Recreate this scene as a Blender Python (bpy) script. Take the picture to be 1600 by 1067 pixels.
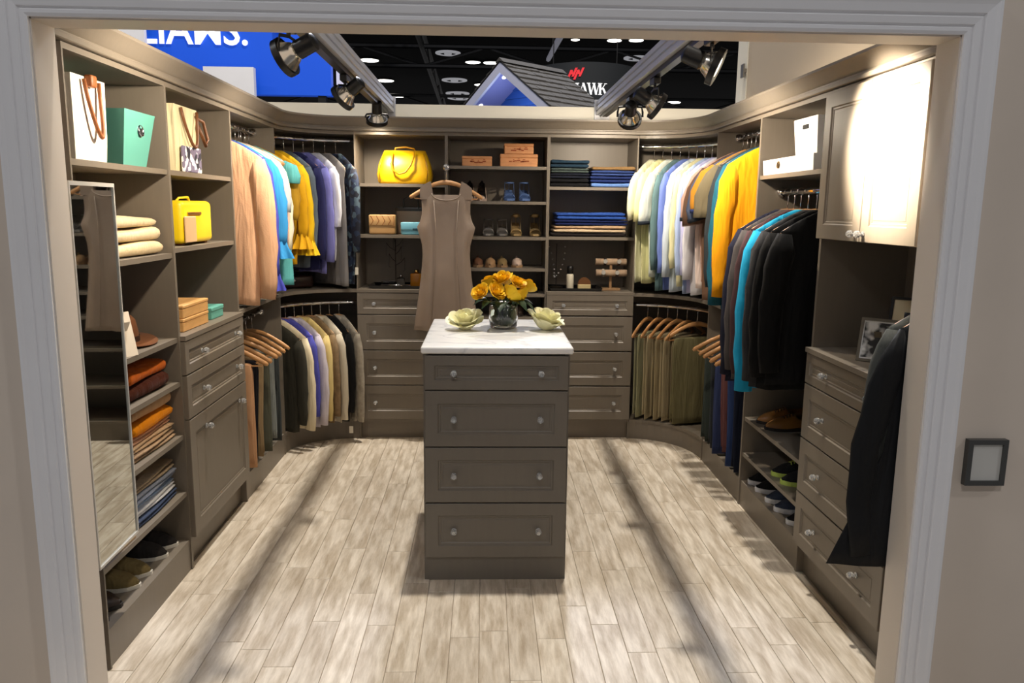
import bpy, math, random
from mathutils import Vector, Matrix
PI = math.pi
random.seed(7)
S = bpy.context.scene
for o in list(bpy.data.objects): bpy.data.objects.remove(o)
C = S.collection

# ------------------------------------------------------------------ camera
PITCH, YAW, ROLL = math.radians(9.678), math.radians(2.018), math.radians(0.677)
fw = Vector((math.sin(YAW)*math.cos(PITCH), math.cos(YAW)*math.cos(PITCH), -math.sin(PITCH)))
rt = Vector((math.cos(YAW), -math.sin(YAW), 0)); up = rt.cross(fw)
rt2 = rt*math.cos(ROLL) + up*math.sin(ROLL); up2 = up*math.cos(ROLL) - rt*math.sin(ROLL)
cd = bpy.data.cameras.new('camera'); cam = bpy.data.objects.new('camera', cd); C.objects.link(cam)
cd.sensor_width = 36; cd.lens = 27.476; cd.clip_start = 0.05; cd.clip_end = 300
cam.matrix_world = Matrix(((rt2.x, up2.x, -fw.x, 0), (rt2.y, up2.y, -fw.y, 0), (rt2.z, up2.z, -fw.z, 1.5), (0, 0, 0, 1)))
S.camera = cam

# ------------------------------------------------------------------ world, exposure, hall light
S.view_settings.view_transform = 'Standard'; S.view_settings.look = 'None'
S.view_settings.gamma = 1; S.view_settings.use_curve_mapping = False
S.view_settings.exposure = 0.0
W = bpy.data.worlds.new('hall_air'); S.world = W; W.use_nodes = True
bg = W.node_tree.nodes['Background']; bg.inputs[0].default_value = (0.84, 0.82, 0.82, 1); bg.inputs[1].default_value = 0.34
HALL = [  # overhead hall lamp, then added unseen fill lights: x, y, z, watts, radius, colour
    (0.66, 4.3, 12.0, 4800, 0.22, (1.0, 0.93, 0.83)),
    (-1.5, -7.0, 11.8, 1250, 0.5, (0.97, 0.97, 1.0)),
    (9.5, -3.0, 11.8, 1000, 0.5, (0.96, 0.97, 1.0)),
    (-10.0, 0.0, 11.8, 1000, 0.5, (0.96, 0.97, 1.0)),
    (1.0, 15.0, 11.8, 5000, 0.5, (0.85, 0.88, 1.0))]
for i, (x, y, z, p, r, col) in enumerate(HALL):
    l = bpy.data.lights.new('hall_key_fill_light', 'POINT'); l.energy = p; l.shadow_soft_size = r; l.color = col
    o = bpy.data.objects.new('hall_key_fill_light', l); o.location = (x, y, z); C.objects.link(o)
TRACK_W = 38.0

# ------------------------------------------------------------------ materials
def srgb(r, g, b):
    f = lambda c: (c/255/12.92 if c/255 <= .04045 else ((c/255+.055)/1.055)**2.4)
    return (f(r), f(g), f(b), 1)
M = {}
def base(name):
    m = bpy.data.materials.new(name); m.use_nodes = True
    nt = m.node_tree; return m, nt, nt.nodes['Principled BSDF']
def mat(name, rgb, rough=.5, metal=0, kind='plain', spec=.5, scale=1, amt=.08, bump=.15, emit=0):
    if name in M: return M[name]
    m, nt, b = base(name); N = nt.nodes; L = nt.links
    c = srgb(*rgb)
    b.inputs['Base Color'].default_value = c; b.inputs['Roughness'].default_value = rough
    b.inputs['Metallic'].default_value = metal; b.inputs['Specular IOR Level'].default_value = spec
    if emit:
        b.inputs['Emission Color'].default_value = c; b.inputs['Emission Strength'].default_value = emit
    if kind != 'plain':
        tc = N.new('ShaderNodeTexCoord'); mp = N.new('ShaderNodeMapping'); L.new(tc.outputs['Object'], mp.inputs[0])
        nz = N.new('ShaderNodeTexNoise'); L.new(mp.outputs[0], nz.inputs['Vector'])
        sc = {'fabric': 7, 'knit': 9, 'laminate': 1, 'wood': 1, 'felt': 30, 'wall': 3}[kind]*scale
        nz.inputs['Scale'].default_value = sc; nz.inputs['Detail'].default_value = 5
        if kind == 'laminate': mp.inputs['Scale'].default_value = (60, 60, 6)
        if kind == 'wood': mp.inputs['Scale'].default_value = (14, 60, 60)
        cr = N.new('ShaderNodeValToRGB'); L.new(nz.outputs['Fac'], cr.inputs[0])
        e = cr.color_ramp.elements
        e[0].position = .3; e[1].position = .7
        e[0].color = tuple(min(1, v*(1-amt)) for v in c[:3]) + (1,); e[1].color = tuple(min(1, v*(1+amt)) for v in c[:3]) + (1,)
        L.new(cr.outputs[0], b.inputs['Base Color'])
        bp = N.new('ShaderNodeBump'); bp.inputs['Strength'].default_value = bump; bp.inputs['Distance'].default_value = .004
        src = nz
        if kind in ('fabric', 'knit', 'felt'):
            n2 = N.new('ShaderNodeTexNoise'); L.new(tc.outputs['Object'], n2.inputs['Vector'])
            n2.inputs['Scale'].default_value = {'fabric': 45, 'knit': 130, 'felt': 200}[kind]; n2.inputs['Detail'].default_value = 3
            src = n2
            b.inputs['Sheen Weight'].default_value = .03
        L.new(src.outputs['Fac'], bp.inputs['Height']); L.new(bp.outputs[0], b.inputs['Normal'])
    M[name] = m; return m
def glass(name, rgb=(255, 255, 255), rough=.02, ior=1.45):
    if name in M: return M[name]
    m, nt, b = base(name)
    b.inputs['Base Color'].default_value = srgb(*rgb); b.inputs['Roughness'].default_value = rough
    b.inputs['Transmission Weight'].default_value = 1; b.inputs['IOR'].default_value = ior
    M[name] = m; return m
CAB = mat('taupe_laminate', (117, 108, 96), .42, kind='laminate', amt=.03, bump=.015)
CABI = mat('island_laminate', (108, 101, 91), .45, kind='laminate', amt=.03, bump=.015)
CHROME = mat('chrome', (225, 225, 228), .12, 1)
def crystal():
    m, nt, b = base('crystal'); b.inputs['Base Color'].default_value = (.9, .92, .93, 1); b.inputs['Roughness'].default_value = .04
    b.inputs['Transmission Weight'].default_value = .8; b.inputs['IOR'].default_value = 1.7; b.inputs['Metallic'].default_value = .12; return m
CRYS = crystal()
HWOOD = mat('hanger_wood', (192, 142, 92), .38, kind='wood', amt=.16, bump=.05)
BLACK = mat('black_metal', (14, 14, 15), .35)
WHITEP = mat('white_paint', (240, 239, 240), .5, kind='wall', amt=.02, bump=.02)

def plank_mat():
    m, nt, b = base('weathered_plank'); N = nt.nodes; L = nt.links
    tc = N.new('ShaderNodeTexCoord'); oi = N.new('ShaderNodeObjectInfo')
    ad = N.new('ShaderNodeVectorMath'); ad.operation = 'ADD'; L.new(tc.outputs['Object'], ad.inputs[0])
    mu = N.new('ShaderNodeMath'); mu.operation = 'MULTIPLY'; mu.inputs[1].default_value = 37; L.new(oi.outputs['Random'], mu.inputs[0])
    L.new(mu.outputs[0], ad.inputs[1])
    mp = N.new('ShaderNodeMapping'); mp.inputs['Scale'].default_value = (46, 5.0, 1); L.new(ad.outputs[0], mp.inputs[0])
    g = N.new('ShaderNodeTexNoise'); g.inputs['Scale'].default_value = 1; g.inputs['Detail'].default_value = 8; g.inputs['Roughness'].default_value = .74
    L.new(mp.outputs[0], g.inputs['Vector'])
    mp2 = N.new('ShaderNodeMapping'); mp2.inputs['Scale'].default_value = (24, 4.2, 1); L.new(ad.outputs[0], mp2.inputs[0])
    bl = N.new('ShaderNodeTexNoise'); bl.inputs['Scale'].default_value = 1.3; bl.inputs['Detail'].default_value = 6; L.new(mp2.outputs[0], bl.inputs['Vector'])
    c1 = N.new('ShaderNodeValToRGB'); L.new(g.outputs['Fac'], c1.inputs[0])
    e = c1.color_ramp.elements; e[0].position = .33; e[0].color = srgb(150, 135, 114); e[1].position = .62; e[1].color = srgb(216, 206, 190)
    c2 = N.new('ShaderNodeValToRGB'); L.new(bl.outputs['Fac'], c2.inputs[0])
    e = c2.color_ramp.elements; e[0].position = .4; e[0].color = srgb(182, 167, 146); e[1].position = .62; e[1].color = srgb(236, 227, 212)
    mx = N.new('ShaderNodeMix'); mx.data_type = 'RGBA'; mx.inputs[0].default_value = .5
    L.new(c1.outputs[0], mx.inputs[6]); L.new(c2.outputs[0], mx.inputs[7])
    c3 = N.new('ShaderNodeValToRGB'); L.new(oi.outputs['Random'], c3.inputs[0])
    e = c3.color_ramp.elements; e[0].color = (.84, .82, .80, 1); e[1].color = (1.0, .99, .98, 1)
    m2 = N.new('ShaderNodeMix'); m2.data_type = 'RGBA'; m2.blend_type = 'MULTIPLY'; m2.inputs[0].default_value = 1
    L.new(mx.outputs[2], m2.inputs[6]); L.new(c3.outputs[0], m2.inputs[7])
    L.new(m2.outputs[2], b.inputs['Base Color']); b.inputs['Roughness'].default_value = .48
    bp = N.new('ShaderNodeBump'); bp.inputs['Strength'].default_value = .12; bp.inputs['Distance'].default_value = .003
    L.new(g.outputs['Fac'], bp.inputs['Height']); L.new(bp.outputs[0], b.inputs['Normal'])
    return m
PLANK = plank_mat()
def marble_mat():
    m, nt, b = base('white_marble'); N = nt.nodes; L = nt.links
    tc = N.new('ShaderNodeTexCoord'); mp = N.new('ShaderNodeMapping'); mp.inputs['Rotation'].default_value = (0, 0, .9); mp.inputs['Scale'].default_value = (1.2, 3.2, 1)
    L.new(tc.outputs['Object'], mp.inputs[0])
    n = N.new('ShaderNodeTexNoise'); n.inputs['Scale'].default_value = 2.3; n.inputs['Detail'].default_value = 7; n.inputs['Distortion'].default_value = 1.2
    L.new(mp.outputs[0], n.inputs['Vector'])
    cr = N.new('ShaderNodeValToRGB'); L.new(n.outputs['Fac'], cr.inputs[0]); e = cr.color_ramp.elements
    e[0].position = .47; e[0].color = srgb(236, 235, 232); e[1].position = .53; e[1].color = srgb(238, 237, 234)
    k = cr.color_ramp.elements.new(.5); k.color = srgb(208, 208, 208)
    L.new(cr.outputs[0], b.inputs['Base Color']); b.inputs['Roughness'].default_value = .22
    return m
MARBLE = marble_mat()
def print_mat(name, a, b_, c, scale=28):
    if name in M: return M[name]
    m, nt, b = base(name); N = nt.nodes; L = nt.links
    tc = N.new('ShaderNodeTexCoord'); v = N.new('ShaderNodeTexVoronoi'); v.inputs['Scale'].default_value = scale
    L.new(tc.outputs['Object'], v.inputs['Vector'])
    cr = N.new('ShaderNodeValToRGB'); cr.color_ramp.interpolation = 'CONSTANT'; L.new(v.outputs['Color'], cr.inputs[0])
    e = cr.color_ramp.elements; e[0].color = srgb(*a); e[1].position = .7; e[1].color = srgb(*c)
    k = cr.color_ramp.elements.new(.45); k.color = srgb(*b_)
    L.new(cr.outputs[0], b.inputs['Base Color']); b.inputs['Roughness'].default_value = .8
    M[name] = m; return m
def fab(name, rgb, rough=.85, kind='fabric', amt=.07, bump=.25):
    if name in M: return M[name]
    m = mat(name, rgb, rough, kind=kind, amt=amt, bump=bump, spec=.2)
    # long hanging folds on top of the weave
    nt = m.node_tree; N = nt.nodes; L = nt.links; b = N['Principled BSDF']; old = b.inputs['Normal'].links[0].from_socket
    tc = N.new('ShaderNodeTexCoord'); oi = N.new('ShaderNodeObjectInfo'); ad = N.new('ShaderNodeVectorMath'); ad.operation = 'ADD'
    mu = N.new('ShaderNodeMath'); mu.operation = 'MULTIPLY'; mu.inputs[1].default_value = 23; L.new(oi.outputs['Random'], mu.inputs[0])
    L.new(tc.outputs['Object'], ad.inputs[0]); L.new(mu.outputs[0], ad.inputs[1])
    mp = N.new('ShaderNodeMapping'); mp.inputs['Scale'].default_value = (20, 20, 3.2); L.new(ad.outputs[0], mp.inputs[0])
    nz = N.new('ShaderNodeTexNoise'); nz.inputs['Scale'].default_value = 1; nz.inputs['Detail'].default_value = 2; nz.inputs['Distortion'].default_value = .6; L.new(mp.outputs[0], nz.inputs['Vector'])
    bp = N.new('ShaderNodeBump'); bp.inputs['Strength'].default_value = .45; bp.inputs['Distance'].default_value = .03
    L.new(nz.outputs['Fac'], bp.inputs['Height']); L.new(old, bp.inputs['Normal']); L.new(bp.outputs[0], b.inputs['Normal'])
    return m

# ------------------------------------------------------------------ mesh builder
class MB:
    def __init__(s): s.v = []; s.f = []
    def add(s, vs, fs):
        n = len(s.v); s.v += [tuple(p) for p in vs]; s.f += [tuple(i+n for i in q) for q in fs]; return s
    def box(s, x0, x1, y0, y1, z0, z1):
        return s.add([(x0,y0,z0),(x1,y0,z0),(x1,y1,z0),(x0,y1,z0),(x0,y0,z1),(x1,y0,z1),(x1,y1,z1),(x0,y1,z1)],
                     [(0,3,2,1),(4,5,6,7),(0,1,5,4),(1,2,6,5),(2,3,7,6),(3,0,4,7)])
    def loft(s, rings, cap0=True, cap1=True, closed=True):
        n = len(rings[0]); vs = [p for r in rings for p in r]; fs = []
        for i in range(len(rings)-1):
            for j in range(n if closed else n-1):
                k = (j+1) % n
                fs.append((i*n+j, i*n+k, (i+1)*n+k, (i+1)*n+j))
        if cap0: fs.append(tuple(range(n-1, -1, -1)))
        if cap1: fs.append(tuple((len(rings)-1)*n+j for j in range(n)))
        return s.add(vs, fs)
    def tube(s, pts, r, n=8, ry=None, closed=False, side=None):
        pts = [Vector(p) for p in pts]; K = len(pts); rings = []
        prev = None
        for i, p in enumerate(pts):
            a = pts[(i-1) % K] if closed or i > 0 else p; b = pts[(i+1) % K] if closed or i < K-1 else p
            t = (b-a).normalized()
            if prev is None:
                u = Vector(side) if side else (Vector((0,0,1)) if abs(t.z) < .9 else Vector((1,0,0)))
            else: u = prev
            u = (u - t*u.dot(t)).normalized(); prev = u; w = t.cross(u)
            rr = r[i] if isinstance(r, (list, tuple)) else r
            r2 = rr if ry is None else (ry[i] if isinstance(ry, (list, tuple)) else ry)
            rings.append([tuple(p + u*rr*math.cos(2*PI*k/n) + w*r2*math.sin(2*PI*k/n)) for k in range(n)])
        if closed: rings.append(rings[0]); return s.loft(rings, False, False)
        return s.loft(rings)
    def lathe(s, prof, n=20, c=(0,0,0), cap0=True, cap1=True):
        return s.loft([[(c[0]+r*math.cos(2*PI*k/n), c[1]+r*math.sin(2*PI*k/n), c[2]+z) for k in range(n)] for r, z in prof], cap0, cap1)
    def prism(s, poly, z0, z1):
        n = len(poly)
        return s.add([(x,y,z0) for x,y in poly]+[(x,y,z1) for x,y in poly],
              [tuple(range(n-1,-1,-1)), tuple(range(n,2*n))]+[(i,(i+1)%n,n+(i+1)%n,n+i) for i in range(n)])
    def slab(s, poly, y0, y1):      # polygon in x,z extruded along y
        n = len(poly)
        return s.add([(x,y0,z) for x,z in poly]+[(x,y1,z) for x,z in poly],
              [tuple(range(n)), tuple(range(2*n-1,n-1,-1))]+[((i+1)%n,i,n+i,n+(i+1)%n) for i in range(n)])
    def rbox(s, x0, x1, y0, y1, z0, z1, r=.01, n=3):   # box with rounded corners (all edges)
        r = min(r, (x1-x0)*.49, (y1-y0)*.49, (z1-z0)*.49)
        def ring(z, q):
            o = []
            for cx, cy, a0 in ((x1-r,y1-r,0),(x0+r,y1-r,90),(x0+r,y0+r,180),(x1-r,y0+r,270)):
                for k in range(n+1):
                    a = math.radians(a0+90*k/n); o.append((cx+(r-q)*math.cos(a), cy+(r-q)*math.sin(a), z))
            return o
        rings = [ring(z0+r-r*math.cos(PI/2*k/n), r-r*math.sin(PI/2*k/n)) for k in range(n+1)]
        rings += [ring(z1-r+r*math.sin(PI/2*k/n), r-r*math.cos(PI/2*k/n)) for k in range(n+1)]
        return s.loft(rings)
    def ball(s, c, rx, ry=None, rz=None, n=12, m=8):
        ry = ry or rx; rz = rz or rx
        rings = []
        for i in range(1, m):
            a = -PI/2+PI*i/m
            rings.append([(c[0]+rx*math.cos(a)*math.cos(2*PI*k/n), c[1]+ry*math.cos(a)*math.sin(2*PI*k/n), c[2]+rz*math.sin(a)) for k in range(n)])
        return s.loft(rings)
    def xf(s, Mx):
        s.v = [tuple(Mx @ Vector(p)) for p in s.v]; return s
    def mesh(s, name, m, smooth=False):
        me = bpy.data.meshes.new(name); me.from_pydata(s.v, [], s.f); me.update()
        if m: me.materials.append(m)
        if smooth:
            for p in me.polygons: p.use_smooth = True
        return me
    def build(s, name, m, parent=None, smooth=False, label=None, world=False):
        if world and parent is not None:
            L = parent.location; s.v = [(x-L.x, y-L.y, z-L.z) for x, y, z in s.v]
        o = bpy.data.objects.new(name, s.mesh(name, m, smooth)); C.objects.link(o)
        if parent is not None: o.parent = parent
        if label: o['label'] = label
        if smooth:
            md = o.modifiers.new('smooth_angle', 'EDGE_SPLIT') if smooth == 'split' else None
            if md: md.split_angle = math.radians(40)
        return o
def tag(o, label=None, cat=None, group=None, kind=None):
    if label: o['label'] = label
    if cat: o['category'] = cat
    if group: o['group'] = group
    if kind: o['kind'] = kind
    return o
def thing(name, label, cat, loc=(0,0,0), rz=0, group=None, kind=None):
    o = bpy.data.objects.new(name, None); C.objects.link(o); o.empty_display_size = .05
    o.location = loc; o.rotation_euler = (0, 0, rz)
    return tag(o, label, cat, group, kind)
def link_mesh(name, me, parent, loc=(0,0,0), rot=(0,0,0)):
    o = bpy.data.objects.new(name, me); C.objects.link(o); o.parent = parent; o.location = loc; o.rotation_euler = rot; return o
def R(a): return math.radians(a)
def lerp(a, b, t): return a+(b-a)*t
def interp(tab, t):
    for (a, x), (b, y) in zip(tab, tab[1:]):
        if t <= b: return lerp(x, y, (t-a)/(b-a) if b > a else 0)
    return tab[-1][1]

# ================================================================== STRUCTURE
XL, XR, YB, ZT, DEP, BASE = -1.212, 1.318, 4.98, 1.955, .36, .13
P1, P2, P3, P4 = -.815, -.246, .391, .955
YA, YBP, YCP, YD = 2.376, 3.105, 3.862, 4.65
YE, YF, YG, YH = 4.54, 3.823, 3.058, 2.335
# floor: planks run away from the camera
fl = MB().box(-1.75, 1.85, 1.2, 5.5, -.03, -.004).build('floor', mat('plank_joint', (150, 136, 118), .8)); tag(fl, kind='structure')
PW, PL = .102, .62
pm = MB()
g = .0008
pm.loft([[(g,g,-.006),(PW-g,g,-.006),(PW-g,PL-g,-.006),(g,PL-g,-.006)], [(g,g,-.0015),(PW-g,g,-.0015),(PW-g,PL-g,-.0015),(g,PL-g,-.0015)],
         [(g+.0012,g+.0012,0),(PW-g-.0012,g+.0012,0),(PW-g-.0012,PL-g-.0012,0),(g+.0012,PL-g-.0012,0)]])
pme = pm.mesh('plank', PLANK)
rnd = random.Random(3)
for i in range(27):
    x = -1.34+i*PW; off = rnd.choice([0, .21, .42, .1, .31, .52])+rnd.uniform(-.04, .04)
    y = 1.95-off
    while y < 5.1:
        if y > 1.5: link_mesh('plank', pme, fl, (x, y, 0))
        y += PL
tag(MB().box(-40, 40, -14, 1.2, -.05, -.006).build('hall_floor', mat('hall_carpet', (88, 88, 92), .9, kind='felt')), kind='structure')
tag(MB().box(-40, 40, 5.5, 75, -.05, -.006).build('hall_floor', mat('hall_carpet', (88, 88, 92), .9)), kind='structure')

# booth walls
cream = mat('cream_wall', (246, 240, 222), .6, kind='wall', amt=.02, bump=.02)
tan = mat('tan_wall', (204, 188, 164), .6, kind='wall', amt=.02, bump=.02)
tag(MB().box(-1.66, 1.72, 5.345, 5.40, 0, 2.165).build('wall_back', cream), kind='structure')
tag(MB().box(-1.66, -1.60, 2.226, 5.345, 0, 1.99).build('wall_left', tan), kind='structure')
wr = MB().box(1.72, 1.78, 2.226, 5.32, 0, 3.2).build('wall_right', tan); tag(wr, kind='structure')
MB().box(1.715, 1.78, 5.33, 5.53, 0, 3.2).build('wall_post', cream, wr)
MB().box(1.700, 1.715, 5.325, 5.37, 2.40, 2.425).box(1.69, 1.70, 5.32, 5.375, 2.37, 2.455).build('wall_clip', mat('clip_metal', (150, 148, 140), .4, .8), wr)
# opening wall, reveals and casing
JL, JR, JN, JF, JZ = -1.15, 1.245, 2.125, 2.226, 1.958
greige = mat('outer_wall', (222, 208, 192), .7, kind='wall', amt=.03, bump=.03)
wf = MB()
wf.box(-6, JL-.012, JN, JF, 0, 3.2); wf.box(JR+.012, 6, JN, JF, 0, 3.2); wf.box(JL-.012, JR+.012, JN, JF, JZ+.012, 3.2)
tag(wf.build('wall_front', greige), kind='structure')
dr = thing('trim_1', None, None, (0, JN, 0), kind='structure')
rev = mat('reveal_paint', (216, 206, 194), .5, kind='wall', amt=.02, bump=.02)
MB().box(JL-.012, JL, JN-.004, JF+.004, 0, JZ+.012).build('side_reveal', rev, dr, world=True)
MB().box(JR, JR+.012, JN-.004, JF+.004, 0, JZ+.012).build('side_reveal', rev, dr, world=True)
MB().box(JL-.012, JR+.012, JN-.004, JF+.004, JZ, JZ+.012).build('head_reveal', rev, dr, world=True)
# casing profile (offset from the opening, proud of the wall) swept as mitred loop
prof = [(.004,0),(.004,.013),(.012,.016),(.020,.016),(.022,.012),(.026,.012),(.029,.017),(.046,.019),(.049,.014),(.053,.014),(.057,.020),(.078,.023),(.088,.026),(.095,.026),(.095,0)]
def casing_side(x, sgn):
    ring = lambda z, ex: [(x+sgn*o, JN-h, z+ex*o) for o, h in prof]
    m = MB().loft([ring(0,0), ring(JZ, 1)])
    if sgn < 0: m.f = [tuple(reversed(q)) for q in m.f]
    return m
casing_side(JL, -1).build('casing', WHITEP, dr, world=True)
casing_side(JR, 1).build('casing', WHITEP, dr, world=True)
hd = MB().loft([[(JL-o, JN-h, JZ+o) for o, h in prof], [(JR+o, JN-h, JZ+o) for o, h in prof]])
hd.build('head_casing', WHITEP, dr, world=True)
# framed notice on the outer wall, at the right edge of the picture
t = thing('framed_notice', 'small dark framed notice on the outer wall beside the right casing', 'notice', (1.392, JN, .735))
MB().box(0, .10, -.014, 0, 0, .12).build('backing', mat('notice_paper', (205, 203, 196), .6), t)
fr = MB(); fr.box(-.008, .108, -.02, 0, -.008, .006); fr.box(-.008, .108, -.02, 0, .114, .128); fr.box(-.008, .006, -.02, 0, .006, .114); fr.box(.094, .108, -.02, 0, .006, .114)
fr.build('frame', mat('notice_frame', (70, 70, 68), .4), t)

# crown moulding swept round the three sides
def arc(cx, cy, rx, ry, a0, a1, n=14):
    return [(cx+rx*math.cos(R(lerp(a0,a1,k/n))), cy+ry*math.sin(R(lerp(a0,a1,k/n)))) for k in range(n+1)]
LC = (P1, YD, P1-XL, YB-YD)      # centre, radii of the left corner fillet
RC = (P4, YE, XR-P4, YB-YE)
path = [(XL, JF+.01), (XL, 3.4), ] + arc(*LC, 180, 90) + arc(*RC, 90, 0) + [(XR, 3.4), (XR, JF+.01)]
def sweep(path, prof):
    rings = []
    for i, p in enumerate(path):
        a = path[max(i-1,0)]; b = path[min(i+1,len(path)-1)]
        t = Vector((b[0]-a[0], b[1]-a[1])).normalized(); n = Vector((t.y, -t.x))
        rings.append([(p[0]+n.x*o, p[1]+n.y*o, z) for o, z in prof])
    return MB().loft(rings)
cprof = [(-.03,1.957),(.016,1.957),(.019,1.960),(.019,1.973),(.010,1.977),(.010,1.983),(.018,1.990),(.030,2.010),(.046,2.026),(.050,2.030),(.050,2.040),(-.03,2.040)]
crown = sweep(path, cprof); crown.f = [tuple(reversed(q)) for q in crown.f]
crown.build('trim_2', CAB, smooth='split'); tag(bpy.data.objects['trim_2'], kind='structure')

# ================================================================== CLOSET UNITS
# local frame of a unit: x along the width, y from the front (0) into the wall, z up
T = .018
knob_m = MB()
knob_m.lathe([(.004,0),(.004,.012)], 8)
knob_me = knob_m.xf(Matrix.Rotation(PI/2, 4, 'X')).mesh('knob_stem', CHROME, True)
kb = MB().ball((0,0,.021), .0135, n=8, m=5); kb.lathe([(.011,0),(.011,.003),(.006,.005)], 10)
kb_me = kb.xf(Matrix.Rotation(PI/2, 4, 'X')).mesh('knob', CRYS)
def knob(parent, x, y, z):
    return link_mesh('knob', kb_me, parent, (x, y, z))
def front_panel(x0, x1, z0, z1, t=.019, fr=.055, gap=.0025, steps=None):
    x0 += gap; x1 -= gap; z0 += gap; z1 -= gap
    fr = min(fr, (z1-z0)*.28)
    lv = [(0,0),(0,-t+.002),(.002,-t),(fr,-t),(fr+.004,-t+.005),(fr+.010,-t+.005),(fr+.013,-t+.0075),(fr+.020,-t+.0075),(fr+.021,-t+.0065)]
    rings = [[(x0+i, y, z0+i),(x1-i, y, z0+i),(x1-i, y, z1-i),(x0+i, y, z1-i)] for i, y in lv]
    return MB().loft(rings)
class Unit:
    def __init__(u, name, label, cat, origin, rz, w, D=DEP, m=CAB, H=ZT, group=None):
        u.o = thing(name, label, cat, origin, rz, group); u.w = w; u.D = D; u.m = m; u.H = H
    def part(u, name, mb, m=None, smooth=False, label=None): return mb.build(name, m or u.m, u.o, smooth, label)
    def carcass(u, z0=0, top=True, left=True, right=True, back=True, bz=None):
        h = T/2
        if left: u.part('side_panel', MB().box(.0005, h, 0, u.D, z0, u.H))
        if right: u.part('side_panel', MB().box(u.w-h, u.w-.0005, 0, u.D, z0, u.H))
        if back: u.part('back_panel', MB().box(h, u.w-h, u.D-.008, u.D, (bz if bz is not None else z0), u.H))
        if top: u.part('top_panel', MB().box(h, u.w-h, 0, u.D-.008, u.H-T, u.H))
    def shelf(u, z, y0=.006, th=.019, x0=None, x1=None):
        h = T/2
        s = u.part('shelf', MB().box(h if x0 is None else x0, u.w-h if x1 is None else x1, y0, u.D-.008, z-th, z))
        return s
    def toe(u, y=.012, z1=BASE-.019):
        u.part('toe_kick', MB().box(T/2, u.w-T/2, y, y+.016, 0, z1))
    def drawer(u, z0, z1, knobs, kz=None, fr=.045, t=.019, inset=0, label=None):
        d = u.part('drawer', front_panel(inset, u.w-inset, z0, z1, t, fr), label=label)
        for kx in knobs: knob(d, kx, -t+.006, (z0+z1)/2 if kz is None else kz)
        return d
    def door(u, x0, x1, z0, z1, kx, kz, t=.019, fr=.06):
        d = u.part('door', front_panel(x0, x1, z0, z1, t, fr)); 
        for a, b in zip(kx, kz): knob(d, a, -t, b)
        return d
    def rod(u, z, y=.16):
        r = u.part('rod', MB().tube([(T/2,y,z),(u.w-T/2,y,z)], .0125, 10), CHROME, True)
        for x, s in ((T/2,1),(u.w-T/2,-1)):
            f = MB().lathe([(.024,0),(.024,.006),(.016,.010),(.016,.022)], 14).xf(Matrix.Translation((x,y,z)) @ Matrix.Rotation(s*PI/2, 4, 'Y'))
            f.build('rod_bracket', CHROME, r, True)
    def pins(u, z, ys=(.05,.28)):
        pass
L90, R90 = PI/2, -PI/2
# left shoe and sweater tower (A-B)
U = Unit('shelf_tower', 'tall taupe open shelf tower with tote, blankets, hat and shoes, behind the narrow mirror', 'shelving', (XL, YA, 0), L90, YBP-YA)
U.carcass()
for z in (1.63, 1.312, .978, .800, .580, .340, BASE): U.shelf(z)
U.toe(.006)
towerL = U
# left drawer tower (B-C)
U = Unit('drawer_tower', 'taupe tower with two crystal knob drawers over a cabinet door on the left', 'cabinet', (XL, YBP, 0), L90, YCP-YBP)
U.carcass()
for z in (1.63, 1.330): U.shelf(z)
U.part('counter_shelf', MB().box(.002, U.w-.002, -.022, U.D-.008, .963, .982))
U.shelf(BASE)
U.drawer(.822, .962, (.195, .645)); U.drawer(.638, .822, (.195, .645)); U.door(0, U.w, .135, .638, (.185, .64), (.566, .561), fr=.062)
U.toe(.03)
# left double hanging section (C-D)
U = Unit('hanging_section', 'straight double hanging section on the left with peach sweater above and trousers below', 'closet section', (XL, YCP, 0), L90, YD-YCP)
U.carcass(); U.shelf(.985, y0=.0); U.shelf(BASE); U.toe(.006); U.rod(1.905, .118); U.rod(.880, .118)
# back units
DR = [(.822,.962),(.592,.822),(.362,.592),(.133,.362)]
U = Unit('drawer_unit', 'back wall unit with four drawers under yellow handbag shelf, left of the hanging dress', 'cabinet', (P1, YB, 0), 0, P2-P1)
U.carcass()
for z in (1.642, 1.325): U.shelf(z)
U.part('counter_shelf', MB().box(.002, U.w-.002, -.020, U.D-.008, .963, .982)); U.shelf(BASE)
for a, b in DR: U.drawer(a, b, (.11, U.w-.11), fr=.055)
U.toe(.03)
U = Unit('shoe_shelf_unit', 'open shoe shelf unit in the middle of the back wall behind the roses', 'shelving', (P2, YB, 0), 0, P3-P2)
U.carcass()
for z in (1.757, 1.542, 1.320, 1.122, .958, .805, .60, .36, BASE): U.shelf(z)
U.toe(.012)
U = Unit('drawer_unit', 'back wall unit with four drawers under folded jeans shelves, right of the roses', 'cabinet', (P3, YB, 0), 0, P4-P3)
U.carcass()
for z in (1.636, 1.325): U.shelf(z)
U.part('counter_shelf', MB().box(.002, U.w-.002, -.020, U.D-.008, .957, .976)); U.shelf(BASE)
for a, b in DR: U.drawer(a, b-.003, (.11, U.w-.11), fr=.055)
U.toe(.03)
# right straight double hanging section (E-F)
U = Unit('hanging_section', 'straight double hanging section on the right with golden cardigan above and jeans below', 'closet section', (XR, YE, 0), R90, YE-YF)
U.carcass(); U.shelf(.975, y0=0); U.shelf(BASE); U.toe(.006); U.rod(1.905, .118); U.rod(.880, .118)
# right long hanging section with shoe shelves (F-G)
U = Unit('long_hanging_section', 'right hanging section with coats, white bins on top and shoe shelves below', 'closet section', (XR, YF, 0), R90, YF-YG)
U.carcass()
for z in (1.668, .468, .281, BASE): U.shelf(z)
U.toe(.006); U.rod(1.590, .118)
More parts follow.
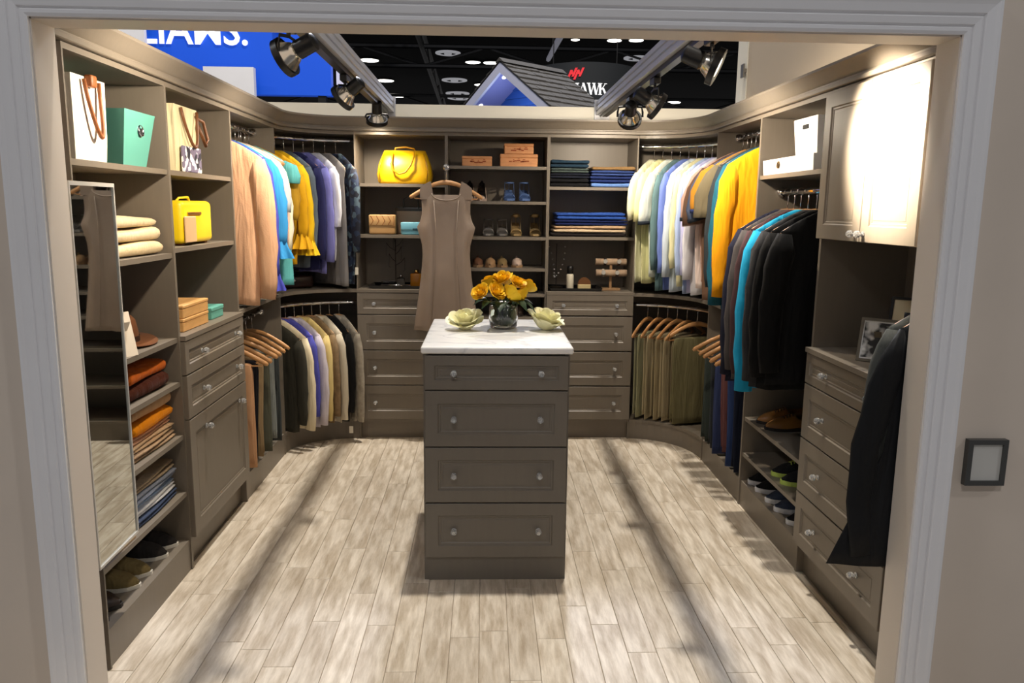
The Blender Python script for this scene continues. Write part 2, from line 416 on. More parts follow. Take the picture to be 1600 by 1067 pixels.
# right drawer cabinet with upper doors (G-H)
U = Unit('door_cabinet', 'right front cabinet with brightly lit upper doors, photo niche and four drawers', 'cabinet', (XR, YG, 0), R90, YG-YH)
U.carcass(); U.shelf(1.42); U.shelf(BASE)
U.part('counter_shelf', MB().box(.002, U.w-.002, -.028, U.D-.008, .945, .964))
ZR = [.944, .818, .592, .362, .135]
for a, b in zip(ZR[1:], ZR): U.drawer(a, b, (.18, U.w-.18), fr=.055, t=.021)
wd = U.w/2
U.door(0, wd, 1.395, 1.945, (wd-.028,), (1.425,), t=.021, fr=.055); U.door(wd, U.w, 1.395, 1.945, (wd+.028,), (1.425,), t=.021, fr=.055)
U.toe(.03)
cabR = U
# curved corner units
def corner(name, label, cen, a0, a1, wx, side_y, pz, ztop_shelf, sgn):
    cx, cy, rx, ry = cen
    o = thing(name, label, 'closet section', (cx, cy, 0))
    yb = YB+DEP
    cx -= .0015*(1 if sgn<0 else -1); cy += .0015
    def footprint(dx, dy):
        A = arc(cx, cy, rx+dx, ry+dy, a0, a1)
        return A + [(cx, yb-.009), (wx, yb-.009), (wx, cy)]
    def deck(z, th, nm, d=0):
        pl = footprint(d, d)
        if sgn > 0: pl = list(reversed(pl))
        MB().prism(list(reversed(pl)), z-th, z).build(nm, CAB, o, world=True)
    e = .0008*sgn
    MB().box(min(wx, wx-.008*sgn), max(wx, wx-.008*sgn), cy, yb-.009, 0, ZT).build('back_panel', CAB, o, world=True)
    MB().box(min(cx, wx), max(cx, wx), yb-.008, yb, 0, ZT).build('back_panel', CAB, o, world=True)
    deck(ZT, T, 'top_panel'); deck(ztop_shelf, .020, 'shelf'); deck(BASE, .019, 'shelf')
    # curved toe board
    A = arc(cx, cy, rx+.006, ry+.006, a0, a1); B = arc(cx, cy, rx+.020, ry+.020, a0, a1)
    rings = [[(p[0],p[1],0),(q[0],q[1],0),(q[0],q[1],BASE-.019),(p[0],p[1],BASE-.019)] for p, q in zip(A, B)]
    MB().loft(rings).build('toe_kick', CAB, o, world=True)
    for z in pz:
        A = arc(cx, cy, rx+.118, ry+.118, a0, a1)
        MB().tube([(x, y, z) for x, y in A], .0125, 10).build('rod', CHROME, o, True, world=True)
    return o
corner('corner_section', 'curved left corner hanging section with yellow blouses above and pale jackets below', LC, 180, 90, XL-DEP, YD, (1.905, .885), .982, -1)
corner('corner_section', 'curved right corner hanging section with pale shirts above and khaki trousers below', RC, 0, 90, XR+DEP, YE, (1.895, .882), .968, 1)

# ------------------------------------------------------------------ island
IX0, IX1, IY0, IY1 = -.240, .334, 2.997, 3.735
isl = thing('island', 'taupe island chest of four drawers with white marble top and roses on it', 'island', ((IX0+IX1)/2, (IY0+IY1)/2, 0))
b = MB(); b.box(IX0, IX0+.018, IY0-.001, IY1, 0, .938); b.build('side_panel', CABI, isl, world=True)
b = MB(); b.box(IX1-.018, IX1, IY0-.001, IY1, 0, .938); b.build('side_panel', CABI, isl, world=True)
MB().box(IX0+.018, IX1-.018, IY0+.02, IY1, .02, .936).build('body', CABI, isl, world=True)
for z0, z1 in ((.796,.936),(.566,.796),(.334,.566),(.100,.334)):
    f = front_panel(IX0+.004, IX1-.004, z0, z1, .020, .05); f.xf(Matrix.Translation((0, IY0+.002, 0)))
    d = f.build('drawer', CABI, isl, world=True)
    for kx in (-.120, .220): link_mesh('knob', kb_me, d, (kx-isl.location.x, IY0-.014-isl.location.y, (z0+z1)/2))
MB().box(IX0+.018, IX1-.018, IY0-.004, IY0+.016, 0, .098).build('toe_kick', CABI, isl, world=True)
ct = MB().rbox(IX0-.008, IX1+.012, IY0-.020, IY1+.018, .941, .969, .008, 3)
ct.build('marble_top', MARBLE, isl, True, 'white veined marble top', world=True)

# ================================================================== HALL BEHIND AND TRACK LIGHTS
tag(MB().box(-60, 60, -22, 105, 12.4, 12.6).build('ceiling', mat('hall_black', (3, 3, 4), .95, spec=.1)), kind='structure')
lampw = mat('hall_lamp_glow', (255, 250, 240), .5, emit=5)
grille = mat('hall_diffuser_glow', (170, 170, 175), .6, emit=.55)  # diffusers are no lamps; their brightness is put in as emission
def hall_disc(x, y, r, ring, label, grp):
    t = thing('ceiling_diffuser' if ring else 'high_bay_lamp', label, 'diffuser' if ring else 'lamp', (x, y, 12.3), 0, grp)
    if ring:
        MB().loft([[(q*math.cos(2*PI*k/20), q*math.sin(2*PI*k/20), z) for k in range(20)] for q, z in ((r,.08),(r,0),(r*.72,-.06),(r*.66,.02))], False, False).build('outer_ring', grille, t)
        MB().lathe([(r*.3,.05),(r*.3,-.05),(r*.1,-.08)], 14).build('core', grille, t)
    else:
        MB().lathe([(r*.4,.085),(r*.5,.06),(r,0),(r,-.02)], 16, cap1=False).build('shade', mat('bay_shade', (60,60,62), .5), t)
        MB().lathe([(r*.92,.0),(r*.92,-.03)], 16).build('lens', lampw, t)
for x, y, r, ring, lab in (
    (-8.77,61.57,.75,0,'small bright ceiling lamp nearest the left beam, upper one of three'), (-8.79,71.1,.8,0,'small bright ceiling lamp beside the left beam, middle one of three'), (-8.78,80.6,.9,0,'small bright ceiling lamp beside the left beam, lowest of three'),
    (-2.75,58.5,.9,1,'pale round ceiling diffuser, highest of the column left of the gable'), (-2.76,70.5,1.1,1,'pale round ceiling diffuser, middle of the column left of the gable'),
    (-2.77,78.4,1.15,1,'pale round ceiling diffuser, low in the column left of the gable'), (-2.69,81.7,1.2,1,'pale round ceiling diffuser, lowest just above the white back wall'),
    (-1.02,61.6,.6,0,'bright ceiling lamp left of the gable peak'), (.33,61.7,.6,0,'bright ceiling lamp directly above the gable peak'), (-.4,72.5,.7,0,'bright ceiling lamp low beside the gable rake'),
    (10.9,59.1,.95,1,'pale round ceiling diffuser right of the dark drum sign'), (5.74,53,.3,0,'tiny bright lamp above the drum sign, at the header'), (8.28,53,.5,0,'bright lamp at the header, left of a pair above the drum sign'), (9.67,52.8,.5,0,'bright lamp at the header, right of a pair above the drum sign'),
    (-19.36,80.5,.7,0,'bright lamp under the blue sign, left of the pair'), (-18.05,80.8,.7,0,'bright lamp under the blue sign, right of the pair'),
    (19.02,81.9,.8,0,'bright lamp low behind the right beam, right of the pair'), (17.68,82.1,.6,0,'bright lamp low behind the right beam, left of the pair')):
    hall_disc(x, y, r, ring, lab, 'round hall ceiling fixtures')
darkg = mat('hall_truss', (15, 15, 17), .6, .3)
def truss(a, b, label, r=.14):
    c = [(a[i]+b[i])/2 for i in range(3)]
    t = thing('ceiling_truss', label, 'truss', c, 0, 'dark hall ceiling trusses')
    va, vb = Vector(a)-Vector(c), Vector(b)-Vector(c)
    o = Vector((0, 0, .55))
    for s in (o, -o): MB().tube([va+s, vb+s], r, 6).build('chord', darkg, t)
    n = 14
    for k in range(n):
        p = va.lerp(vb, k/n); q = va.lerp(vb, (k+1)/n); s = 1 if k % 2 else -1
        MB().tube([p+o*s, q-o*s], r*.5, 5).build('web', darkg, t)
truss((-3.5, 32, 11), (-4.2, 88, 11), 'dark lattice truss running away under the hall ceiling, centre left')
truss((-26, 48, 10.2), (26, 48, 10.2), 'dark lattice truss crossing the hall above the gable house')
truss((-26, 70, 10.4), (26, 70, 10.4), 'dark lattice truss crossing the far end of the hall')
t = thing('hanging_batten', 'thin pale light batten sloping down towards the dark drum sign', 'batten', (2.5, 31, 7.4))
MB().tube([(-.30, -7, -.85), (.22, 5, .58)], .10, 6).build('batten_body', mat('batten_grey', (150,150,165), .4, emit=.25), t)
MB().tube([(0,0,0),(0,0,5.0)], .015, 5).build('wire', darkg, t)

# blue booth on the left
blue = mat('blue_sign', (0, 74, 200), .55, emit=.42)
pan = mat('white_panel', (238, 238, 242), .6, kind='wall', amt=.02)
bs = thing('blue_sign', 'large blue booth sign with white lettering above the left shelves', 'sign', (-3.2, 8.5, 0))
MB().box(-1.5, 1.59, 0, .12, 2.63, 4.4).build('sign_face', blue, bs)
MB().box(-1.45, -1.37, .01, .1, 0, 2.63).box(1.45, 1.53, .01, .1, 0, 2.63).build('post', darkg, bs)
def text_mesh(s, size, ext, off=0):
    cu = bpy.data.curves.new('lettering', 'FONT'); cu.body = s; cu.size = size; cu.extrude = ext; cu.offset = off; cu.resolution_u = 3
    o = bpy.data.objects.new('lettering', cu); C.objects.link(o)
    dg = bpy.context.evaluated_depsgraph_get(); me = bpy.data.meshes.new_from_object(o.evaluated_get(dg))
    bpy.data.objects.remove(o); me.materials.clear(); return me
tm = text_mesh('WILLIAMS.', .40, .006, .005)
tm.materials.append(mat('letter_white', (245, 245, 250), .5, emit=.75))
xs = [v.co.x for v in tm.vertices]; wid = max(xs)
o = link_mesh('lettering', tm, bs, (.755-wid*.98, -.008, 3.118), (PI/2, 0, 0)); o.scale = (.98, 1, 1)
def panel_box(label, x0, x1, y0, y1, z0, z1):
    t = thing('booth_panel', label, 'panel', ((x0+x1)/2, y0, 0), 0, 'white panels of the blue booth')
    MB().box(x0, x1, y0, y1, z0, z1).build('panel_face', pan, t, world=True)
    if x1-x0 > .1: MB().box(x0+.02, x1-.02, y1, y1+.05, 0, z1-.05).build('support', darkg, t, world=True)
    else: MB().box(x0+.01, x1-.01, y1, 8.4995, z0+.05, z1-.05).build('bracket', pan, t, world=True)
panel_box('white booth panel beside the first letter of the blue sign', -4.4, -3.40, 8.28, 8.34, 2.0, 4.4)
panel_box('low white booth panel in front of the lower blue sign', -2.84, -2.34, 8.28, 8.36, 2.0, 2.865)
panel_box('pale booth panel between the blue sign and the left beam', -1.60, -1.42, 8.75, 8.80, 2.72, 3.02)
panel_box('white booth panel hung high on the blue sign right of the lettering', -2.17, -2.08, 8.46, 8.48, 3.24, 3.6)

# gable house display
G = thing('gable_house', 'blue gabled display house with grey shingle roof behind the back wall', 'house', (.161, 9, 0), R(-47.6))
AZ, SL = 3.097, .70
trimw = mat('house_trim', (190, 194, 216), .6); sid = mat('house_siding', (40, 88, 170), .6); sof = mat('house_soffit', (128, 134, 190), .6)
shg = mat('shingle', (66, 63, 60), .9, kind='felt', amt=.15)
RD, HWD = .46, 1.25
MB().box(-HWD+.1, HWD-.1, RD, .95, 0, AZ-SL*HWD).build('house_wall', sid, G)
for k in range(10):
    z0 = AZ-SL*HWD+.09*k; w0 = (AZ-z0-.05)/SL; w1 = max((AZ-z0-.14)/SL, .01)
    if w0 < .06: break
    MB().loft([[(-w0,RD-.012,z0),(w0,RD-.012,z0),(w0,RD+.02,z0),(-w0,RD+.02,z0)],[(-w1,RD,z0+.088),(w1,RD,z0+.088),(w1,RD+.02,z0+.088),(-w1,RD+.02,z0+.088)]]).build('siding_board', sid, G)
for s in (-1, 1):
    e = lambda u, d: (s*u, AZ-SL*u-d)
    poly = [e(0,.02), e(HWD,.02), e(HWD,.125), e(0,.125)]
    m = MB().slab(poly, -.02, .015)
    m.build('rake_board', trimw, G)
    a = MB(); u0, u1 = 0, HWD
    a.add([(s*u0,0,AZ-.03),(s*u1,0,AZ-.03-SL*u1),(s*u1,.98,AZ-.03-SL*u1),(s*u0,.98,AZ-.03),(s*u0,0,AZ-.05),(s*u1,0,AZ-.05-SL*u1),(s*u1,.98,AZ-.05-SL*u1),(s*u0,.98,AZ-.05)],
          [(0,1,2,3),(7,6,5,4),(0,4,5,1),(1,5,6,2),(2,6,7,3),(3,7,4,0)])
    a.build('soffit' if s < 0 else 'soffit', sof, G)
    n = 13
    for k in range(n):
        u1 = HWD*(k+1)/n+.02; u0 = HWD*k/n
        rk = random.Random(k*2+s)
        m = MB(); y = -.03; L1 = 1.0
        while y < L1:
            wv = min(rk.uniform(.10, .16), L1-y); tk = rk.uniform(.014, .022)
            p0 = (s*u0, AZ-SL*u0-.012); p1 = (s*u1, AZ-SL*u1+tk)
            q1 = (s*u1, AZ-SL*u1+tk-.016)
            m.add([(p0[0],y+.003,p0[1]+.012),(p1[0],y+.003,p1[1]),(p1[0],y+wv,p1[1]),(p0[0],y+wv,p0[1]+.012),(q1[0],y+.003,q1[1]),(q1[0],y+wv,q1[1])],
                  [(0,1,2,3) if s < 0 else (3,2,1,0),(1,4,5,2),(0,4,1),(3,2,5),(0,3,5,4)])
            y += wv
        m.build('shingle_course', shg, G)
cap = MB(); cap.loft([[(-.07,y,AZ-.02),(0,y,AZ+.035),(.07,y,AZ-.02),(0,y,AZ)] for y in (-.03, 1.01)]); cap.build('ridge_cap', shg, G)
glow = mat('downlight_glow', (250, 252, 255), .5, emit=4)
for u, yy in ((.12, .17), (.52, .17)):
    MB().lathe([(.028,0),(.028,.012)], 14).xf(Matrix.Translation((-u, yy, AZ-.058-SL*u)) @ Matrix.Rotation(-math.atan(SL), 4, 'Y')).build('downlight', glow, G)

pl = bpy.data.lights.new('porch_light', 'POINT'); pl.energy = 5; pl.color = (.75, .82, 1); pl.shadow_soft_size = .05
po = bpy.data.objects.new('porch_light', pl); C.objects.link(po); po.parent = G; po.location = (.05, .1, AZ-.5)
# dark drum sign with red mark and white lettering
D = thing('drum_sign', 'dark hanging drum sign with red zigzag mark and white capital letters', 'sign', (1.55, 12.8, 2.6))
dm = mat('drum_fabric', (26, 30, 34), .8, emit=.02)
DRAD = .80
MB().lathe([(DRAD,0),(DRAD,1.04)], 48).build('drum', dm, D, 'split')
for q in (.5, -.5): MB().tube([(q,0,1.04),(q,0,9.7)], .008, 5).build('wire', darkg, D)
def on_drum(polys, x0, z0, sc, name, m):
    mb = MB()
    for pl in polys:
        n = len(pl); fr = []; bk = []
        for x, z in pl:
            a = (x0+x*sc)/DRAD-PI/2
            fr.append(((DRAD+.012)*math.cos(a), (DRAD+.012)*math.sin(a), z0+z*sc)); bk.append(((DRAD-.01)*math.cos(a), (DRAD-.01)*math.sin(a), z0+z*sc))
        mb.add(fr+bk, [tuple(range(n))]+[((i+1)%n, i, n+i, n+(i+1)%n) for i in range(n)])
    mb.build(name, m, D)
def bar(x0, z0, x1, z1, w):   # slanted stroke with horizontal ends
    return [(x0-w/2,z0),(x0+w/2,z0),(x1+w/2,z1),(x1-w/2,z1)]
def srf(x, z, w=.3, h=.05): return [(x-w/2,z),(x+w/2,z),(x+w/2,z+h),(x-w/2,z+h)]
GL = {
 'M': ([bar(.08,0,.08,1,.06), bar(.10,1,.48,0,.17), bar(.48,0,.86,1,.06), bar(.86,0,.86,1,.18), srf(.1,0,.26), srf(.86,0,.34), srf(.1,.95,.2), srf(.86,.95,.3)], 1.06),
 'O': ([[(.45+.42*math.cos(a),.5+.51*math.sin(a)),(.45+.42*math.cos(b),.5+.51*math.sin(b)),(.45+.24*math.cos(b),.5+.46*math.sin(b)),(.45+.24*math.cos(a),.5+.46*math.sin(a))] for a, b in [(2*PI*k/20, 2*PI*(k+1)/20) for k in range(20)]], .98),
 'H': ([bar(.15,0,.15,1,.17), bar(.75,0,.75,1,.17), [(.2,.47),(.7,.47),(.7,.54),(.2,.54)], srf(.15,0,.34), srf(.75,0,.34), srf(.15,.95,.34), srf(.75,.95,.34)], .98),
 'A': ([bar(.12,0,.44,1,.06), bar(.76,0,.44,1,.19), [(.25,.30),(.66,.30),(.66,.36),(.25,.36)], srf(.12,0,.26), srf(.76,0,.36)], .90),
 'W': ([bar(.14,1,.38,0,.18), bar(.38,0,.62,1,.06), bar(.60,1,.84,0,.18), bar(.84,0,1.10,1,.06), srf(.14,.95,.32), srf(.6,.95,.3), srf(1.1,.95,.24)], 1.22),
 'K': ([bar(.15,0,.15,1,.18), bar(.24,.42,.66,1,.06), bar(.72,0,.40,.60,.19), srf(.15,0,.36), srf(.15,.95,.36), srf(.74,0,.34), srf(.66,.95,.26)], .95)}
x = -.618; lw = mat('drum_letters', (240, 240, 240), .6, emit=.55)
for ch in 'MOHAWK':
    pl, adv = GL[ch]; on_drum(pl, x, .575, .165, 'lettering', lw); x += adv*.142
zz = [(-.02,0),(.36,.56),(.52,.38),(.40,.20),(.62,.20),(.98,.76)]
red = mat('drum_red', (214, 38, 48), .6, emit=.45)
for k in range(2):
    dx = k*.55
    on_drum([[(dx+.0,.05),(dx+.18,.05),(dx+.50,.80),(dx+.32,.80)], [(dx+.50,.80),(dx+.32,.80),(dx+.40,.45),(dx+.55,.45)], [(dx+.42,.28),(dx+.60,.28),(dx+.90,.95),(dx+.72,.95)]], -.37, .78, .185, 'red_mark', red)
tm2 = text_mesh('SS', .10, .004, .002); tm2.materials.append(lw)
link_mesh('small_lettering', tm2, D, (.155, -DRAD-.002, .44), (PI/2, 0, .2))

# ------------------------------------------------------------------ beams and track lamps
ALU = mat('aluminium', (196, 198, 204), .38, .35)
def beam(x, label):
    t = thing('ceiling_beam', label, 'beam', (x, 3.78, 2.11), 0, 'aluminium beams over the closet')
    pr = [(-.04,0),(-.018,0),(-.018,.006),(.018,.006),(.018,0),(.04,0),(.04,.022),(.033,.025),(.033,.031),(.04,.034),(.04,.054),(.033,.057),(.033,.063),(.04,.066),(.04,.088),(-.04,.088),(-.04,.066),(-.033,.063),(-.033,.057),(-.04,.054),(-.04,.034),(-.033,.031),(-.033,.025),(-.04,.022)]
    MB().slab(pr, JF+.004-3.78, 5.34-3.78).build('extrusion', ALU, t)
    MB().box(-.017, .017, JF+.03-3.78, 5.2-3.78, -.022, .006).build('track', BLACK, t)
    MB().box(-.05, .05, 5.318-3.78, 5.342-3.78, -.03, .10).build('end_plate', ALU, t)
beam(-.645, 'grey aluminium beam with lamp track over the left aisle')
beam(.765, 'grey aluminium beam with lamp track over the right aisle')
lens_m = mat('lamp_lens', (255, 238, 205), .3, emit=9)
REFL = mat('lamp_reflector', (230, 226, 214), .18, .9)
def track_lamp(x, y, z, aim, watts, label, size=R(62), blend=.55, col=(1.0, .86, .68)):
    t = thing('track_lamp', label, 'lamp', (x, y, 2.088), 0, 'black track lamps on the beams')
    d = (Vector(aim)-Vector((x, y, z))).normalized(); H = Vector((0, 0, z-2.088))
    q = Vector((0,0,1)).rotation_difference(d).to_matrix().to_4x4(); A = Matrix.Translation(H) @ q
    MB().rbox(-.016, .016, -.05, .05, -.03, -.001, .004, 2).build('track_adapter', BLACK, t)
    sx = -.0 if d.x < 0 else 0
    side = Vector((d.y, -d.x, 0)).normalized()*.066
    MB().tube([(0,.0,-.03),(0,0,-.045)], .007, 8).build('stem', BLACK, t)
    for s in (-1, 1):
        e = H + side*s*1.0
        MB().tube([(0,0,-.045), Vector((side.x*s*.9, side.y*s*.9, -.052)), Vector((side.x*s, side.y*s, (H.z-.052)/2)), e], .0055, 6, ry=.0025).build('yoke_arm', BLACK, t)
    MB().lathe([(.018,-.105),(.030,-.098),(.031,-.035),(.024,-.028)], 16).xf(A).build('lamp_body', BLACK, t, 'split')
    MB().lathe([(.026,-.030),(.034,-.022),(.036,-.018),(.046,.0),(.056,.012)], 20, cap0=False, cap1=False).xf(A).build('reflector', REFL, t, True)
    MB().loft([[(r*math.cos(2*PI*k/22), r*math.sin(2*PI*k/22), zz) for k in range(22)] for r, zz in ((.055,.006),(.064,.006),(.064,.028),(.055,.030),(.055,.006))], False, False).xf(A).build('bezel', BLACK, t, 'split')
    MB().lathe([(.054,.016),(.054,.020),(.03,.026)], 20).xf(A).build('lens', lens_m, t)
    l = bpy.data.lights.new('track_lamp_light', 'SPOT'); l.energy = watts; l.color = col; l.spot_size = size; l.spot_blend = blend; l.shadow_soft_size = .03
    lo = bpy.data.objects.new('track_lamp_light', l); C.objects.link(lo); lo.parent = t
    lo.matrix_local = Matrix.Translation(H + d*.045) @ Vector((0,0,-1)).rotation_difference(d).to_matrix().to_4x4()
track_lamp(-.645, 2.70, 1.985, (-1.42, 2.90, 1.62), 52, 'black track lamp nearest the camera on the left beam', R(140), 1.0)
track_lamp(-.645, 3.74, 2.00, (-1.30, 3.98, 1.50), 50, 'black track lamp in the middle of the left beam', R(130), 1.0)
track_lamp(-.645, 4.80, 2.015, (-.70, 5.15, 1.42), 32, 'black track lamp at the back end of the left beam', R(112), 1.0)
track_lamp(.765, 2.76, 1.990, (1.30, 2.59, 1.74), 480, 'black track lamp nearest the camera on the right beam', R(61), .85)
track_lamp(.765, 3.67, 1.975, (1.34, 3.70, 1.62), 62, 'black track lamp in the middle of the right beam', R(140), 1.0)
track_lamp(.765, 4.28, 1.985, (.85, 5.05, 1.48), 42, 'black track lamp at the back end of the right beam', R(135), 1.0)

# ================================================================== HANGERS AND CLOTHES
# local frame of anything on a hanger: origin on the rod axis, -x towards the room, z up
def hanger_meshes():
    hook = [(0, 0, -.092), (0, 0, -.046)]
    hook += [(.002+.0215*math.sin(R(a)), 0, -.006+.0215*-math.cos(R(a))*1.0) for a in (150, 120, 90, 60, 30)][::-1][:0]
    for a in range(-80, 201, 28):
        hook.append((.0165*math.cos(R(a))*1.05, 0, .0165*math.sin(R(a))))
    hook[1] = (.004, 0, -.036)
    hm = MB().tube(hook, .0022, 6).mesh('hook', CHROME, True)
    xs = [-.222, -.21, -.17, -.12, -.07, -.03, 0, .03, .07, .12, .17, .21, .222]
    zs = [-.186, -.178, -.154, -.126, -.104, -.094, -.092, -.094, -.104, -.126, -.154, -.178, -.186]
    rr = [.008, .0125, .013, .0125, .013, .0145, .015, .0145, .013, .0125, .013, .0125, .008]
    bow = MB().tube([(x, 0, z) for x, z in zip(xs, zs)], rr, 8, ry=[r*.62 for r in rr], side=(0,0,1)).mesh('bow', HWOOD, True)
    br = MB().tube([(-.196, 0, -.180), (-.190, 0, -.190), (.190, 0, -.190), (.196, 0, -.180)], .0045, 6).mesh('trouser_bar', HWOOD, True)
    return hm, bow, br
HK, BW, BR = hanger_meshes()
def hanger(pos, rz, label, grp):
    t = thing('clothes_hanger', label, 'hanger', pos, rz, grp)
    link_mesh('bow', BW, t); link_mesh('hook', HK, t); link_mesh('trouser_bar', BR, t)
    return t
def body_rings(tab, L, top, folds, th, amp, seed, n=30, m=18, drop=.0, bend=0):
    rd = random.Random(seed); ph = [rd.uniform(0, 6.28) for _ in range(5)]; k1 = folds; rings = []
    for z, hw, d in top:
        rings.append([(hw*math.copysign(abs(math.cos(a))**.75, math.cos(a)), d*math.sin(a), z) for a in (2*PI*k/n for k in range(n))])
    z0 = top[-1][0]
    for i in range(1, m+1):
        s = i/m; hw = interp(tab, s); ring = []
        for k in range(n):
            a = 2*PI*k/n; c = math.cos(a); x = hw*math.copysign(abs(c)**.75, c)
            u = x/max(hw, .01)
            off = amp*min(1, s*1.6)*(math.sin(k1*PI*u+ph[0]+.6*s)+.55*math.sin(1.9*k1*PI*u+ph[1]-s)+.3*math.sin(3.1*s*PI+2*u+ph[2]))
            dd = th*(1+.25*s)*(.55+.45*math.sqrt(max(0, 1-u*u)))
            ring.append((min(x+bend*s*s, .2265), dd*math.sin(a)+off, z0-(L+z0+.09)*s if False else z0-L*s+.006*s*math.sin(5*u+ph[3])))
        rings.append(ring)
    return rings
HTAB = [(0,-.080),(.055,-.080),(.07,-.087),(.12,-.109),(.17,-.137),(.205,-.160),(.225,-.172),(.26,-.19)]
def hang_top(neck, sw, d=.02, zt=0):
    o = [(-.090, neck*.9, d*.6)]
    for q in (0, .15, .35, .55, .75, .9, 1.0):
        x = lerp(neck, sw, q); o.append((interp(HTAB, x)-.001, x, lerp(d*.8, d*1.15, q)))
    o.append((o[-1][0]-.02, sw*1.005, d*1.15)); return o
def sleeve_pts(side, sw, z0, L, out, rd, n=9, sway=.0):
    pts = []
    for i in range(n):
        s = i/(n-1)
        x = sw-.022+out*math.sin(min(1, s*1.15)*PI*.5)*(1-.35*s*s)
        pts.append((side*x, sway*s+.004*math.sin(4*s+rd), z0-.012-L*s))
    return pts
def garment(name, label, cat, pos, rz, m, L=.6, sw=.205, hem=.20, waist=None, th=.019, amp=.008, folds=3, sleeve='long', SL=.58, seed=1, grp=None,
            collar=None, cuff=None, hemband=None, out=.03, neck=.055, srx=.046, sry=.026, lapel=None, ruffle=0, extra=None):
    t = thing(name, label, cat, pos, rz, grp); sw = max(sw, .2255)
    top = hang_top(neck, sw)
    w = waist or (sw*.9+hem*.1)
    tab = [(0, sw*.99), (.10, sw*.94), (.22, lerp(sw*.92, w, .5)), (.5, w), (1, hem)]
    rings = body_rings(tab, L, top, folds, th, amp, seed)
    MB().loft(rings).build('body', m, t, True)
    if hemband:
        r = rings[-2:]; zc = r[1][0][2]
        MB().loft([[(x*1.01, y*1.05, z) for x, y, z in rings[-2]], [(x*1.012, y*1.06, z-.002) for x, y, z in rings[-1]]]).build('hem_band', hemband, t, True)
    z0 = top[-1][0]+.02
    if sleeve != 'none':
        for s in (-1, 1):
            rd = seed*1.7+s; so_, sx_ = (out, srx) if s < 0 else (-.045, srx*.6)   # the wall-side sleeve lies flat against the body
            if sleeve == 'long':
                pts = sleeve_pts(s, sw, z0+.004, SL, so_, rd)
                rx = [sx_*.55, sx_*.98, sx_, sx_*.97, sx_*.93, sx_*.88, sx_*.82, sx_*.76, sx_*.72]; ry = [sry*.6, sry, sry*1.02, sry, sry*.97, sry*.94, sry*.9, sry*.86, sry*.84]
                if ruffle: rx[-2:] = [sx_*.86, sx_*.92]; ry[-2:] = [sry*.95, sry*.95]
            elif sleeve == 'short':
                pts = sleeve_pts(s, sw, z0+.004, SL, so_+.03*(s < 0), rd, 6)
                rx = [sx_*.6, sx_*1.05, sx_*1.2, sx_*1.3, sx_*1.38, sx_*1.45]; ry = [sry*.7, sry, sry*1.05, sry*1.08, sry*1.1, sry*1.12]
            else:
                pts = sleeve_pts(s, sw, z0+.004, SL, so_+.02*(s < 0), rd, 4); rx = [sx_*.6, sx_, sx_*1.05, sx_*1.0]; ry = [sry*.7, sry, sry, sry*.9]
            # wrinkles: wobble the radii and path
            pts = [(x+.004*math.sin(9*i+rd), y, z) for i, (x, y, z) in enumerate(pts)]
            so = MB().tube(pts, rx, 14, ry=ry, side=(1,0,0)).build('sleeve', m, t, True)
            if cuff:
                a, b = Vector(pts[-2]), Vector(pts[-1]); d = (b-a).normalized()
                MB().tube([b-d*(.018 if sleeve == 'short' else .05), b+d*.003], rx[-1]*1.05, 14, ry=ry[-1]*1.06, side=(1,0,0)).build('cuff', cuff, so, True)
            if ruffle:
                b = Vector(pts[-1]); n = 42
                MB().loft([[(b.x+rx[-1]*q*math.cos(2*PI*k/n)*(1+.07*math.sin(7*2*PI*k/n)*(q-.7)*2), b.y+ry[-1]*q*1.1*math.sin(2*PI*k/n)*(1+.35*math.sin(7*2*PI*k/n)*(q-.7)*2), b.z-dz) for k in range(n)] for q, dz in ((.92,-.012),(1.05,.015),(1.25+ruffle*.4,.05),(1.4+ruffle*.5,.075))], False, False).build('ruffle', m, so, True)
    if collar:
        pts = [(neck*1.05*math.cos(2*PI*k/14), .022*math.sin(2*PI*k/14), -.094-.014*abs(math.cos(2*PI*k/14))) for k in range(14)]
        MB().tube(pts, .013, 6, ry=.007, closed=True).build('collar', collar, t, True)
    if lapel:
        for s in (-1, 1):
            MB().slab([(s*.02, -.10), (s*.055, -.105), (s*.085, -.20), (s*.02, -.36)] if s > 0 else [(s*.02, -.36), (s*.085, -.20), (s*.055, -.105), (s*.02, -.10)], -th*1.35-.006, -th*1.2-.002).build('lapel', lapel, t)
    return t
def trousers(label, pos, rz, m, L=.60, hw=.15, seed=1, grp=None, dx=0, hw2=None):
    t = thing('trousers', label, 'trousers', pos, rz, grp); L = min(L, .545)
    rd = random.Random(seed)
    for q, s in enumerate((-1, 1)):
        ph = rd.uniform(0, 6); rings = []; Lq = L*(1 if q == 0 else .95); n = 22
        prof = [(-.178, .86, .008), (-.185, .95, .0095)]+[(-.19-Lq*k/12, lerp(1, (hw2 or hw*.92)/hw, k/12), .0095) for k in range(1, 13)]
        for i, (z, w, d) in enumerate(prof):
            g_ = max(0, (i-1)/12)
            rings.append([(dx+hw*w*math.cos(2*PI*k/n)+.012*g_*math.sin(ph+2*g_), s*.0105+d*math.sin(2*PI*k/n)*(.6+.4*abs(math.cos(4*PI*k/n)))+g_*.0055*math.sin(4.5*math.cos(2*PI*k/n)+ph), z) for k in range(n)])
        MB().loft(rings).build('leg', m, t, True)
    return t
ZU, ZL = 1.905, .880
XLR, XRR = XL-.118, XR+.118
def Lpos(y, z=ZU): return (XLR, y, z)
def Rpos(y, z=ZU): return (XRR, y, z)
def Cpos(c, a, z): return (c[0]+(c[2]+.118)*math.cos(R(a)), c[1]+(c[3]+.118)*math.sin(R(a)), z)
F = fab
peach = F('peach_knit', (206, 162, 128), kind='knit')
